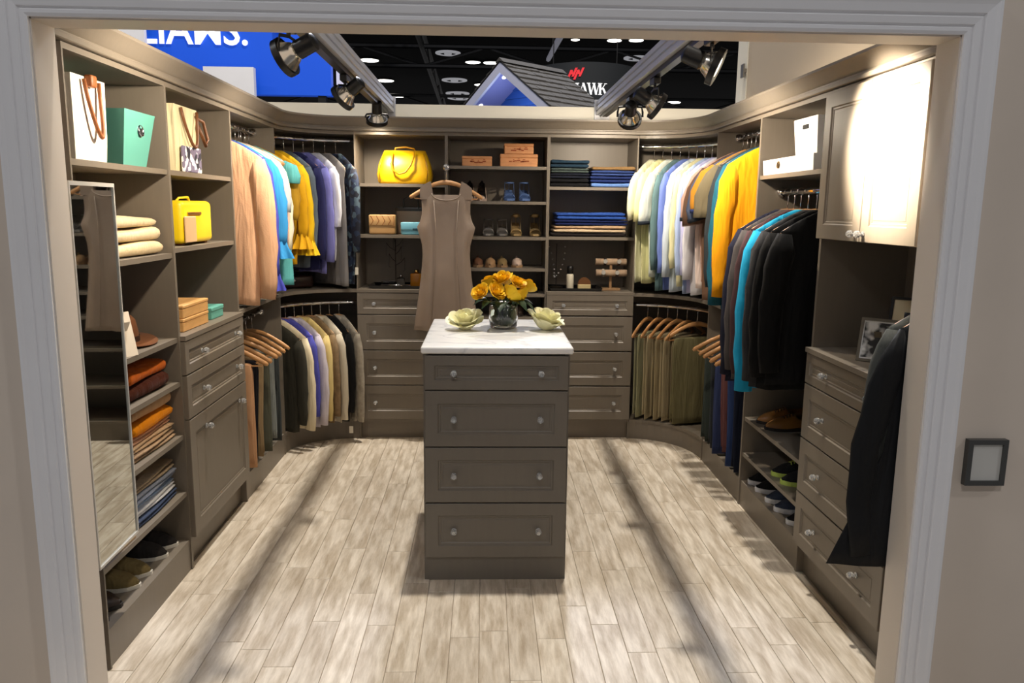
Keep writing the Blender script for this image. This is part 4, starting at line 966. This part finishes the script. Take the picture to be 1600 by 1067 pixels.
# --- mirror
t = thing('mirror', 'tall narrow pull-out mirror in front of the left tower', 'mirror', (XL+.030, 2.405, .405), R(91.8))
mir = mat('mirror_glass', (205, 208, 205), .02, 1)
MB().box(-.139, .139, -.012, -.008, .004, 1.145).build('glass', mir, t)
MB().box(-.145, .145, -.008, .008, 0, 1.15).build('backing', mat('mirror_back', (60, 58, 54), .6), t)
wf_ = mat('mirror_frame', (206, 204, 198), .35, .3)
MB().box(-.145, .145, -.016, -.0005, 1.145, 1.157).build('frame_top', wf_, t); MB().box(.139, .145, -.016, -.008, 0, 1.145).build('frame_side', wf_, t); MB().box(-.145, -.139, -.016, -.008, 0, 1.145).build('frame_side', wf_, t)
MB().box(-.145, .145, -.016, -.008, -.004, .004).build('frame_bottom', wf_, t)
MB().box(.127, .141, .008, .030, .42, .80).build('slide_rail', mat('rail_grey', (110, 108, 102), .4, .6), t)
# --- shoes: toe at x=0, heel at x=length
def shoe(t, up_m, sole_m, L=.27, W=.088, ht=.056, hh=.066, o0=.46, o1=.96, lift=0, point=0, sole=.014, platform=0, laces=None, heel_m=None, lining=None):
    wt = [(0,.12-.08*point),(.04,.45-.28*point),(.12,.80-.34*point),(.22,.95-.16*point),(.35,1),(.55,.80),(.75,.70),(.92,.64),(1,.30)]
    zt = [(0,platform),(.32,platform),(.75,platform+lift*.8),(1,platform+lift)]
    tt = [(0,.010+sole),(.06,ht*.62),(.18,ht*.95),(.34,ht*1.15),(.42,ht*1.3),(.6,hh*.86),(.85,hh),(1,hh*.98)]
    N_ = 18; secs = []
    for i in range(N_+1):
        s = i/N_; w = interp(wt, s)*W/2; z0 = interp(zt, s); h = interp(tt, s); op = 1 if o0+.04 < s < o1 else 0
        if o0-.03 < s <= o0+.04: op = .35
        row = []
        for k in range(13):
            p = -1+2*k/12; y = w*math.sin(p*PI/2*.98)*(1.03 if abs(p) < .95 else 1); z = h*max(0, math.cos(p*PI/2*.96))**.55
            if op and abs(p) < .55: z = lerp(z, sole+.004, op); y *= .86 if abs(p) > .3 else 1
            row.append((L*s, y, z0+max(z, .001)))
        secs.append(row)
    MB().loft(secs, False, False, closed=False).build('upper', up_m, t, True)
    rings = []
    for i in range(N_+1):
        s = i/N_; w = interp(wt, s)*W/2*1.07+.002; z0 = interp(zt, s); x = L*s+(-.004 if i == 0 else .003 if i == N_ else 0)
        lo = 0 if (platform and s < .5) else z0
        rings.append([(x,-w,lo),(x,w,lo),(x,w*1.01,z0+sole),(x,-w*1.01,z0+sole)])
    MB().loft(rings).build('sole', sole_m, t)
    if lift: MB().tube([(L*.95,0,lift+platform+.004),(L*.97,0,lift*.5),(L*.965,0,0)], [.020,.009,.006], 8).build('heel', heel_m or sole_m, t, True)
    if laces:
        for k in range(4):
            s = .30+.05*k; z = interp(tt, s)+.001
            MB().tube([(L*s,-.018,z-.004),(L*s+.004,0,z+.003),(L*s,.018,z-.004)], .003, 5).build('lace', laces, t, True)
rub = mat('white_rubber', (214, 208, 194), .6); dsole = mat('dark_sole', (36, 30, 26), .6)
def shoesL(y, z, lab, up_m, sole_m, **k):
    t = thing('shoe', lab, 'shoe', (XL-.035, y, z+.0005), PI+R(3), k.pop('grp', 'shoes in the left tower')); shoe(t, up_m, sole_m, **k)
bks = F('black_canvas', (44, 40, 38)); olv = F('olive_canvas', (120, 104, 66)); dks = mat('dark_leather', (52, 38, 30), .5)
shoesL(3.040, BASE, 'black slip-on with pale sole, farthest shoe in the left tower', bks, rub); shoesL(2.938, BASE, 'black slip-on with pale sole beside the olive pair', bks, rub)
shoesL(2.790, BASE, 'olive slip-on beside the black pair', olv, rub); shoesL(2.690, BASE, 'olive slip-on beside the dark brown pair', olv, rub)
shoesL(2.545, BASE, 'dark brown shoe beside the olive pair', dks, dsole); shoesL(2.445, BASE, 'dark brown shoe, nearest in the left tower', dks, dsole)
def shoesB(x, z, lab, up_m, sole_m, **k):
    t = thing('shoe', lab, 'shoe', (x, YB+.06, z+.0005), PI/2+R(random.uniform(-3, 3)), 'shoes on the back wall shelves'); k.setdefault('W', .066); k.setdefault('L', .20); shoe(t, up_m, sole_m, **k); return t
nude = mat('nude_leather', (196, 172, 156), .35); blk = mat('black_patent', (26, 22, 20), .3); bls = mat('blue_satin', (84, 110, 160), .4); gold = mat('gold_leather', (176, 150, 104), .35, .5); clr = mat('silver_leather', (140, 136, 132), .3, .5); tns = mat('tan_flat', (158, 126, 92), .5)
for x, s in ((-.108, 'left'), (-.032, 'right')):
    t = shoesB(x, 1.542, 'nude toed black pump, %s of the pair beside the dress hanger' % s, blk, nude, lift=.085, point=.5, ht=.035, hh=.05, heel_m=blk)
    MB().ball((.028, 0, .016), .034, .029, .020).build('toe_cap', nude, t, True)
def sandal(x, z, lab, m, lift, bow=False):
    t = thing('sandal', lab, 'shoe', (x, YB+.06, z+.0005), PI/2, 'shoes on the back wall shelves')
    sh = [(0,.45),(.1,.85),(.3,1),(.6,.75),(1,.6)]; rings = []
    for i in range(11):
        s = i/10; w = .036*interp(sh, s); z0 = .018 if s < .35 else lerp(.018, lift, (s-.35)/.65); xx = .20*s
        rings.append([(xx,-w,z0-.014 if s < .5 else z0-.006),(xx,w,z0-.014 if s < .5 else z0-.006),(xx,w,z0),(xx,-w,z0)])
    MB().loft(rings).build('sole', m, t)
    MB().tube([(.19,0,lift),(.185,0,0)], [.014,.005], 8).build('heel', m, t, True)
    for xx, h in ((.045,.030),(.075,.036)): MB().tube([(xx, .036*math.cos(a), .016+h*math.sin(a)) for a in (PI*k/8 for k in range(9))], .0075, 6, ry=.002).build('strap', m, t, True)
    MB().tube([(.175+.0*k, .030*math.cos(2*PI*k/14)*1.0, lift+.055+.0*k) if False else (.150+.034*math.cos(2*PI*k/14), .030*math.sin(2*PI*k/14), lift+.044) for k in range(14)], .005, 5, ry=.0018, closed=True).build('ankle_strap', m, t, True)
    for q in (-1, 1): MB().tube([(.085,q*.032,.022),(.12,q*.030,lift*.75),(.145,q*.029,lift+.044)], .006, 6, ry=.0018).build('side_strap', m, t, True)
    MB().tube([(.186,0,lift),(.186,0,lift+.044)], .012, 6, ry=.002).build('back_strap', m, t, True)
    if bow: MB().ball((.112, 0, lift+.048), .012, .026, .014, 10, 6).build('bow', m, t, True)
sandal(.152, 1.542, 'blue heeled sandal, left of the pair under the wooden boxes', bls, .075); sandal(.250, 1.542, 'blue heeled sandal, right of the pair under the wooden boxes', bls, .075)
sandal(.018, 1.320, 'silver heeled sandal, left of the silver pair', clr, .06); sandal(.108, 1.320, 'silver heeled sandal, right of the silver pair', clr, .06)
sandal(.198, 1.320, 'gold heeled sandal with bow, left of the gold pair', gold, .085, True); sandal(.322, 1.320, 'gold heeled sandal with bow, right of the gold pair', gold, .085, True)
for i, x in enumerate((-.048, .030, .110, .205)): shoesB(x, 1.122, 'tan flat shoe, %s of four on the shelf behind the roses' % ('first from left', 'second from left', 'third from left', 'last on right')[i], (mat('brown_flat', (110, 74, 52), .5), tns, gold, nude)[i], tns, o0=.32)
for i, x in enumerate((.22, .31)): shoesB(x, .958, 'black shoe, %s of the pair low behind the roses' % ('left', 'right')[i], blk, dsole)
for i, x in enumerate((.22, .31)): shoesB(x, .805, 'dark loafer, %s of the pair under the black shoes' % ('left', 'right')[i], dks, dsole)
def shoesR(y, z, lab, up_m, sole_m, **k):
    t = thing('shoe', lab, 'shoe', (XR+.03, y, z+.0005), R(-2), 'shoes in the right coat section'); shoe(t, up_m, sole_m, **k)
brn = mat('tan_boot', (150, 100, 42), .45, kind='fabric', amt=.1)
for y, s in ((3.70, 'far'), (3.585, 'near')): shoesR(y, .468, 'tan leather ankle shoe, %s one of the pair under the coats' % s, brn, dsole, ht=.055, hh=.10, o0=.55, laces=mat('brown_lace', (70, 44, 22), .7))
lime = mat('lime_mesh', (186, 206, 96), .6); bkr = F('black_mesh', (24, 24, 26)); nvy = F('navy_mesh', (58, 66, 84))
for y, s in ((3.46, 'far'), (3.345, 'near')): shoesR(y, .281, 'black sneaker with lime sole, %s one of the pair' % s, bkr, lime, sole=.02, laces=lime)
for y, lab, m_ in ((3.765, 'black sneaker with white sole, farthest on the bottom shelf', bkr), (3.655, 'black sneaker with white sole beside the grey blue pair', bkr), (3.515, 'grey blue sneaker, far one on the bottom shelf', nvy), (3.40, 'grey blue sneaker, near one on the bottom shelf', nvy), (3.25, 'dark sneaker with white sole, nearest on the bottom shelf', bkr)):
    shoesR(y, BASE, lab, m_, mat('white_foam', (224, 224, 226), .6), sole=.022, laces=mat('white_lace', (210, 210, 212), .7))
# --- back left shelves
t = onB('handbag', 'big yellow leather handbag with rolled handles on the back left shelf', 'bag', -.690, 1.642)
yb = mat('mustard_leather', (226, 176, 0), .38, kind='fabric', amt=.05)
w = .355
def bagring(z, i, d): return [(w/2+(w/2-i)*math.copysign(abs(math.cos(a))**.35, math.cos(a)), .08+d*math.copysign(abs(math.sin(a))**.6, math.sin(a)), z) for a in (2*PI*k/28 for k in range(28))]
MB().loft([bagring(0,.022,.070), bagring(.012,.008,.078), bagring(.06,.0,.078), bagring(.12,.012,.068), bagring(.17,.032,.048), bagring(.208,.048,.022), bagring(.200,.056,.014)]).build('body', yb, t, True)
for s in (0, 1):
    y0, y1 = (-.001, -.022) if s == 0 else (.10, .06)
    pts = [(.105,.025 if not s else .10,.195),(.104,y0+.008,.165),(.100,y1,.125),(.112,y1,.080),(.150,y1-.002,.058),(.190,y1-.002,.070),(.222,y1,.115),(.238,y0+.008,.165),(.240,.025 if not s else .10,.198)]
    if s: pts = [(.11,.10,.195),(.115,.10,.225),(.18,.105,.232),(.235,.10,.222),(.24,.10,.195)]
    MB().tube(pts, .006, 8).build('handle', mat('mustard_handle', (196, 142, 10), .4), t, True)
for x in (.028, .318): MB().tube([(x,.012,.012),(x-.006 if x < .1 else x+.006,.006,.09),(x+.02 if x < .1 else x-.02,.04,.19)], .0035, 6).build('piping', mat('mustard_handle', (196, 142, 10), .4), t, True)
t = onB('clutch_bag', 'beige quilted clutch on the back left shelf', 'bag', -.737, 1.325); bgq = mat('beige_quilt', (192, 152, 100), .5, kind='fabric')
MB().rbox(0, .168, 0, .06, .004, .125, .010, 3).build('body', bgq, t, True); MB().rbox(.0, .168, -.006, .006, .055, .122, .005, 2).build('flap', bgq, t, True)
for k in range(5): MB().tube([(.012+.036*k,-.0065,.118),(.030+.036*k if k < 4 else .16,-.0068,.088),(.012+.036*k,-.0065,.060)], .0016, 4).build('quilt_seam', leather, t)
t = onB('handbag', 'taupe handbag with black handles behind the blue clutch', 'bag', -.578, 1.325, YB+.12); 
MB().rbox(0, .20, 0, .10, 0, .165, .012, 3).build('body', mat('taupe_leather', (128, 104, 84), .45), t, True); MB().rbox(-.002, .202, -.004, .104, .148, .172, .006, 2).build('trim', mat('black_trim', (30, 26, 22), .4), t)
MB().tube([(.05,-.002,.165),(.055,0,.225),(.10,0,.25),(.145,0,.225),(.15,-.002,.165)], .005, 8).build('handle', mat('black_trim', (30, 26, 22), .4), t, True)
t = onB('clutch_bag', 'light blue clutch in front of the taupe handbag', 'bag', -.536, 1.325); lb = mat('light_blue_leather', (118, 184, 206), .4)
MB().rbox(0, .18, 0, .05, 0, .080, .010, 3).build('body', lb, t, True); MB().rbox(0, .18, -.006, .004, .030, .079, .005, 2).build('flap', lb, t, True); MB().rbox(.075, .105, -.010, -.005, .030, .042, .002, 1).build('clasp', mat('clasp_dark', (60, 90, 104), .3, .6), t)
# trays and small glass things
def tray(lab, x, z, w, m_): 
    t = onB('serving_tray', lab, 'tray', x, z, YB+.02)
    r = lambda s, zz: [(-s, -s*.3, zz), (w+s, -s*.3, zz), (w+s, .24+s, zz), (-s, .24+s, zz)]
    MB().loft([r(-.02,0), r(.0,.004), r(.012,.020), r(.006,.020), r(-.012,.007)]).build('tray_body', m_, t)
    return t
lacq = mat('black_lacquer', (10, 10, 11), .12)
tray('black lacquer tray on the back left counter', -.735, .982, .335, lacq); tray('black lacquer tray on the back right counter', .425, .976, .32, lacq)
GLS = glass('clear_glass')
t = onB('perfume_bottle', 'amber glass perfume bottle on the left black tray', 'bottle', -.455, .990, YB+.10); MB().rbox(-.030, .045, 0, .05, 0, .085, .006, 2).build('bottle_body', mat('amber_glass', (178, 112, 26), .15), t, True); MB().lathe([(.014,.0855),(.014,.108)], 12, (.008,.025,0)).build('cap', mat('gold', (200,160,90), .25, 1), t, True)
t = onB('perfume_bottle', 'clear square perfume bottle on the left black tray', 'bottle', -.575, .990, YB+.12); MB().rbox(0, .05, 0, .04, 0, .055, .006, 2).build('bottle_body', GLS, t, True); MB().lathe([(.010,.0555),(.010,.075)], 12, (.025,.02,0)).build('cap', CHROME, t, True)
t = onB('glass_box', 'long clear glass box at the left of the black tray', 'box', -.675, .990, YB+.11); MB().rbox(0, .09, 0, .06, 0, .03, .004, 1).build('box_body', GLS, t); MB().rbox(-.002, .092, -.002, .062, .0305, .037, .003, 1).build('lid', CHROME, t)
t = onB('silver_bar', 'silver bar holder with round knob on the left black tray', 'holder', -.62, .990, YB+.055); MB().tube([(-.05,0,.012),(.14,0,.012)], .006, 8).build('bar', CHROME, t, True); MB().ball((.062,-.006,.012), .010).build('round_knob', CRYS, t)
t = onB('jewellery_tree', 'dark wire jewellery tree with hanging chains, back left counter', 'jewellery stand', -.590, .990, YB+.20)
wire = mat('dark_wire', (52, 46, 38), .4, .8)
MB().lathe([(.05,0),(.05,.006),(.006,.012)], 18).build('base', wire, t); MB().tube([(0,0,.01),(0,0,.30)], .003, 6).build('stem', wire, t)
for k in range(7):
    a = k*2.4; zz = .13+.024*k
    b_ = MB().tube([(0,0,zz),(.035*math.cos(a),.02*math.sin(a),zz+.02),(.06*math.cos(a),.03*math.sin(a),zz+.05)], .0018, 5).build('branch', wire, t)
    MB().tube([(.06*math.cos(a),.03*math.sin(a),zz+.05),(.062*math.cos(a),.03*math.sin(a)-.004,zz-.03),(.05*math.cos(a),.03*math.sin(a),zz-.04)], .0014, 4).build('chain', CHROME, b_)
# wooden boxes with stamped marks
wbx = mat('crate_wood', (204, 142, 92), .6, kind='wood', amt=.12); stp = mat('stamp_ink', (150, 72, 34), .8)
def crate(lab, x, z, w, h, mark, seed, y=YB+.06):
    t = onB('wooden_crate', lab, 'box', x, z, y, 'stamped wooden boxes on the back shelf')
    MB().rbox(0, w, 0, .16, 0, h*.72, .003, 1).build('box_body', wbx, t); MB().rbox(-.001, w+.001, -.001, .161, h*.725, h, .003, 1).build('lid', wbx, t)
    rd = random.Random(seed); m = MB()
    for k in range(mark):
        xx = w*(.28+.44*k/max(1, mark-1))+rd.uniform(-.004,.004); zz = h*rd.uniform(.32, .5); q = rd.uniform(.006, .014)
        m.box(xx-q, xx+q, -.0015, .0005, zz-.0035, zz+.0035)
        if k % 2: m.box(xx-q*.6, xx+q*.6, -.0015, .0005, zz+.008, zz+.012)
    m.build('stamp', stp, t)
crate('stamped wooden box, single one above the nude pumps', -.150, 1.757, .188, .062, 6, 2); crate('stamped wooden box, lower of the stacked pair on the back shelf', .090, 1.757, .236, .078, 7, 3); crate('stamped wooden box, upper of the stacked pair on the back shelf', .116, 1.836, .184, .064, 6, 4)
# right counter
t = onB('lotion_bottle', 'white lotion bottle with black cap on the right tray', 'bottle', .553, .984, YB+.10); MB().lathe([(.022,0),(.024,.004),(.024,.09),(.018,.10)], 18).build('bottle_body', mat('lotion_white', (216, 208, 186), .35), t, True); MB().lathe([(.021,.1005),(.021,.145),(.017,.149)], 18).build('cap', BLACK, t, True)
t = onB('clothes_brush', 'gold arched clothes brush on the right tray', 'brush', .605, .984, YB+.09); MB().rbox(0, .085, 0, .05, 0, .030, .004, 2).build('bristle_block', mat('brush_cream', (196, 176, 128), .7), t); MB().slab([(.043+.042*math.cos(a), .0305+.045*math.sin(a)) for a in (PI*k/12 for k in range(13))], .012, .038).build('handle', mat('brush_wood', (104, 66, 34), .4), t)
t = onB('necklace_stand', 'glittering beaded necklace draped on a stand above the right tray', 'necklace', .470, .984, YB+.19)
MB().lathe([(.045,0),(.045,.006),(.006,.010)], 16).build('base', wire, t); MB().tube([(0,0,.008),(0,0,.29)], .003, 6).build('stem', wire, t)
for k in range(16): 
    q = k/15; MB().ball((-.05+.10*q+.012*math.sin(9*q), -.012, .27-.20*math.sin(PI*q)), .0055, n=6, m=4).build('bead', CRYS, t)
t = onB('watch_stand', 'double bar wooden watch stand with watches, back right counter', 'watch stand', .822, .976, YB+.13)
ws = mat('stand_wood', (150, 116, 80), .5, kind='wood'); pad = F('stand_pad', (176, 150, 124))
MB().rbox(-.06, .06, -.045, .045, 0, .014, .003, 1).build('base', ws, t); MB().box(-.008, .008, -.008, .008, .014, .19).build('post', ws, t)
bars = [MB().tube([(-.10,0,.185),(.10,0,.185)], .022, 12).build('bar', pad, t, True), MB().tube([(-.10,-.03,.115),(.10,-.03,.115)], .022, 12).build('bar', pad, t, True)]
for i, (x, y_, z_, c) in enumerate(((-.04, 0, .185, (38, 26, 20)), (.05, 0, .185, (70, 44, 26)), (-.055, -.03, .115, (150, 140, 126)), (.035, -.03, .115, (52, 34, 24)))):
    tw = thing('wrist_watch', 'wrist watch on the stand, %s' % ('upper bar left, dark strap', 'upper bar right, brown strap', 'lower bar left, metal strap', 'lower bar right, dark brown strap')[i], 'watch', (.822+x, YB+.13+y_, .9765+z_), 0, 'watches on the stand')
    MB().tube([(0, .025*math.cos(2*PI*k/16), .025*math.sin(2*PI*k/16)) for k in range(16)], .009, 6, ry=.0015, closed=True, side=(1,0,0)).build('strap', mat('strap_%d' % i, c, .5), tw, True)
    MB().lathe([(.014,.0),(.014,.006)], 16).xf(Matrix.Translation((0,-.026,.004)) @ Matrix.Rotation(PI/2,4,'X')).build('dial', mat('dial', (206, 200, 190), .2, .4), tw)
# --- right white bins
wb = mat('white_board', (240, 240, 238), .55)
t = onR('storage_bin', 'long low white bin with grommet above the coats', 'bin', 3.795, 1.668, XR+.015); taper_box(.58, .28, .068, .004).build('bin_body', wb, t); grommet(t, .20, -.004, .040, .012, .05, mat('brass_dark', (120, 96, 60), .3, .8))
MB().box(.008, .572, .008, .272, .055, .064).build('lid_insert', wb, t)
t = onR('storage_bin', 'tall white bin with black handle slot on the low bin', 'bin', 3.45, 1.7365, XR+.03); taper_box(.225, .24, .150, .012).build('bin_body', wb, t); MB().rbox(.085, .145, -.0125, -.006, .105, .123, .005, 2).build('handle_slot', mat('hole_black', (8,8,8), .8), t)
# photo frames
def frame(lab, x, y, w, h, rz, m_frame, m_mat, mw, pm_):
    t = thing('photo_frame', lab, 'photo frame', (x, y, .9645), rz)
    Rx = Matrix.Rotation(R(-14), 4, 'X')
    f = MB()
    fw_ = .010
    f.box(0, w, -.006, .006, 0, fw_); f.box(0, w, -.006, .006, h-fw_, h); f.box(0, fw_, -.006, .006, fw_, h-fw_); f.box(w-fw_, w, -.006, .006, fw_, h-fw_)
    f.xf(Rx).build('frame', m_frame, t)
    MB().box(fw_, w-fw_, -.002, .004, fw_, h-fw_).xf(Rx).build('mat_board', m_mat, t)
    MB().box(mw, w-mw, -.0032, -.0019, mw*1.1, h-mw*1.1).xf(Rx).build('photo', pm_, t)
    MB().add([(w*.4,.006,h*.7),(w*.6,.006,h*.7),(w*.6,h*.42,0),(w*.4,h*.42,0)], [(0,1,2,3)]).build('easel_leg', m_frame, t)
def photo_mat(name, a, b_, sc):
    m, nt, b = base(name); N = nt.nodes; L = nt.links
    tc = N.new('ShaderNodeTexCoord'); n = N.new('ShaderNodeTexNoise'); n.inputs['Scale'].default_value = sc; n.inputs['Detail'].default_value = 2; L.new(tc.outputs['Object'], n.inputs['Vector'])
    cr = N.new('ShaderNodeValToRGB'); L.new(n.outputs['Fac'], cr.inputs[0]); e = cr.color_ramp.elements; e[0].position = .42; e[0].color = srgb(*a); e[1].position = .58; e[1].color = srgb(*b_)
    L.new(cr.outputs[0], b.inputs['Base Color']); b.inputs['Roughness'].default_value = .25; return m
frame('black photo frame with cream mat on the right counter', 1.475, 2.80, .165, .235, R(-42), mat('frame_black', (24, 22, 20), .3), mat('mat_cream', (214, 200, 166), .7), .05, photo_mat('photo_grey', (54, 56, 62), (120, 124, 130), 26))
frame('silver photo frame with white print in front of the black one', 1.362, 2.775, .13, .16, R(-42), mat('frame_silver', (128, 120, 106), .3, .6), mat('mat_white', (225, 225, 222), .7), .014, photo_mat('photo_white', (60, 60, 60), (232, 232, 230), 22))
# ================================================================== BOUQUET ON THE ISLAND
VX, VY, VZ = .082, 3.46, .9695
t = thing('glass_vase', 'round clear glass vase with stems on the marble island', 'vase', (VX, VY, VZ))
MB().lathe([(.050,0),(.060,.006),(.066,.05),(.062,.10),(.058,.125),(.054,.125),(.058,.10),(.061,.05),(.055,.012),(.0,.010)], 28, cap1=False).build('vase_glass', GLS, t, True)
MB().lathe([(.0545,.0125),(.0600,.05),(.0585,.085)], 24).build('water', glass('water', (214, 226, 214), .0, 1.33), t, True)
stem_m = mat('rose_stem', (44, 72, 30), .6); leaf_m = mat('rose_leaf', (26, 52, 24), .45)
def petal(r, h, w, curl):
    n = 4; pts = []
    for i in range(n+1):
        u = i/n
        for j in range(n+1):
            v = -1+2*j/n; ww = w*math.sin(PI*(.18+.62*u))
            a = v*ww; rr_ = r*(.35+.65*u**.7)+curl*max(0, u-.6)**1.5*3; zz = h*(u**.85)-curl*max(0, u-.75)*1.4-.10*h*v*v*u
            pts.append((rr_*math.cos(a), rr_*math.sin(a), zz))
    return pts, [(i*(n+1)+j, i*(n+1)+j+1, (i+1)*(n+1)+j+1, (i+1)*(n+1)+j) for i in range(n) for j in range(n)]
def rose_mesh(name, m_, open_=1.0):
    mb = MB(); rd = random.Random(9)
    for ringi, (cnt, r, h, w, c) in enumerate(((3, .28, 1.18, 1.25, 0), (4, .46, 1.20, 1.0, .03), (5, .66, 1.16, .80, .08), (6, .86*open_, 1.02, .70, .16*open_), (6, 1.02*open_, .82, .68, .22*open_))):
        for k in range(cnt):
            pts, fs = petal(r, h*.95, w, c); a = 2*PI*(k+.37*ringi)/cnt+rd.uniform(-.12, .12); s = rd.uniform(.93, 1.07)
            mb.add([(s*(x*math.cos(a)-y*math.sin(a)), s*(x*math.sin(a)+y*math.cos(a)), z*s) for x, y, z in pts], fs)
    mb.ball((0,0,.45), .30, .30, .55, 10, 6)
    return mb.mesh(name, m_, True)
ry_m = mat('yellow_petal', (255, 206, 22), .6, kind='fabric', amt=.04); ry_me = rose_mesh('blossom', ry_m); rc_me = rose_mesh('blossom', mat('cream_petal', (244, 240, 196), .6), 1.12)
RS = [(-.094,-.035,.155,'yellow rose at the far left of the bouquet'), (-.045,-.062,.160,'yellow rose, front left of the bouquet'), (.018,-.075,.148,'yellow rose, front centre of the bouquet'), (.088,-.035,.138,'yellow rose drooping at the lower right of the bouquet'), (-.050,.0,.188,'yellow rose, upper left of the bouquet'), (.0,-.012,.205,'yellow rose, topmost of the bouquet'), (.052,-.008,.190,'yellow rose, upper right of the bouquet'), (.100,.025,.168,'yellow rose at the far right of the bouquet'), (.01,.055,.190,'yellow rose at the back of the bouquet'), (-.06,.06,.165,'yellow rose behind the left side of the bouquet')]
for i, (dx, dy, dz, lab) in enumerate(RS):
    t = thing('rose', lab, 'rose', (VX+dx, VY+dy, VZ+dz), i*1.1, 'yellow roses in the vase')
    b = link_mesh('blossom', ry_me, t, (0,0,0), (-dy*7+.45, dx*7, 0)); sc = .037+.003*(i % 3); b.scale = (sc, sc, sc*1.02)
    ca, sa = math.cos(-i*1.1), math.sin(-i*1.1)
    ex, ey = -dx*.72, -dy*.72
    p = lambda q, z: ((ex*q)*ca-(ey*q)*sa, (ex*q)*sa+(ey*q)*ca, z)
    MB().tube([(0,0,.006), p(.6, -.04), p(.95, -.08), p(1.25, -dz+.02)], .0028, 6).build('stem', stem_m, t, True)
for i, (a, el, ln, lab) in enumerate(((195, -.12, .075, 'dark rose leaf at the left of the vase'), (225, -.2, .07, 'dark rose leaf at the front left of the vase'), (262, -.35, .065, 'dark rose leaf hanging over the front of the vase'), (315, -.3, .075, 'dark rose leaf at the front right of the vase'), (345, -.55, .085, 'dark rose leaf drooping at the right of the vase'), (170, .0, .08, 'dark rose leaf at the far left of the bouquet'), (10, -.1, .07, 'dark rose leaf at the far right of the bouquet'))):
    t = thing('rose_leaf', lab, 'leaf', (VX+.055*math.cos(R(a)), VY+.055*math.sin(R(a)), VZ+.112), R(a), 'rose leaves around the vase')
    pts = []; n = 6
    for k in range(n+1):
        u = k/n; wv = .030*math.sin(PI*u**.8)+.0006
        for q, dz in ((-1, .006), (0, 0), (1, .006)): pts.append((ln*u*1.15, q*wv, .018*math.sin(PI*u)+el*ln*u*u+dz*math.sin(PI*u)))
    MB().add(pts, [(3*k+j, 3*k+j+1, 3*k+j+4, 3*k+j+3) for k in range(n) for j in range(2)]).build('blade', leaf_m, t, True)
    MB().tube([(-.03,0,-.03),(0,0,0),(ln*.5,0,.012)], .0018, 5).build('stalk', stem_m, t)
for i, (a, z) in enumerate(((20,.03),(90,.05),(150,.035),(215,.06),(275,.03),(330,.055))):
    t = thing('rose_leaf', 'dark rose leaf under water inside the vase, %s' % ('right side', 'back', 'back left', 'front left', 'front', 'front right')[i], 'leaf', (VX+.022*math.cos(R(a)), VY+.022*math.sin(R(a)), VZ+z), R(a+60), 'rose leaves inside the vase')
    MB().add([(-.002,0,-.012),(.018,-.006,-.012),(.030,0,.0),(.028,.004,.020),(.008,.008,.026),(-.006,.004,.012)], [(0,1,2,3,4,5)]).build('blade', leaf_m, t)
for dx, dy, sc, rz, lab in ((-.165, -.03, .066, .4, 'large cream rose lying left of the vase'), (.178, -.03, .070, 2.0, 'large cream rose lying right of the vase')):
    t = thing('rose', lab, 'rose', (VX+dx, VY+dy, VZ+.001), rz); b = link_mesh('blossom', rc_me, t, (0,0,.004), (.25, -.2, 0)); b.scale = (sc, sc, sc*1.1)
    MB().lathe([(.004,.0005),(.016,.006),(.020,.016)], 10).build('sepal', stem_m, t)
# dark bags on the left corner shelf
for lab, x, y, w, h, c in (('black handbag on the left corner shelf below the peach sweater', -1.40, 4.30, .20, .085, (14, 13, 14)), ('dark brown handbag on the curved left corner shelf', -1.22, 5.0, .24, .085, (46, 22, 16))):
    t = thing('handbag', lab, 'bag', (x, y, .986), R(70 if x < -1.3 else 25)); lm = mat('bag_'+lab[:8].replace(' ', '_'), c, .35)
    MB().rbox(-w/2, w/2, -.05, .05, 0, h, .02, 3).build('body', lm, t, True); MB().tube([(-w*.3,0,h-.01),(-w*.27,0,h+.015),(0,0,h+.025),(w*.27,0,h+.015),(w*.3,0,h-.01)], .006, 8).build('handle', lm, t, True)
    MB().ball((0,-.052,h*.6), .010, .005, .010).build('clasp', CHROME, t)
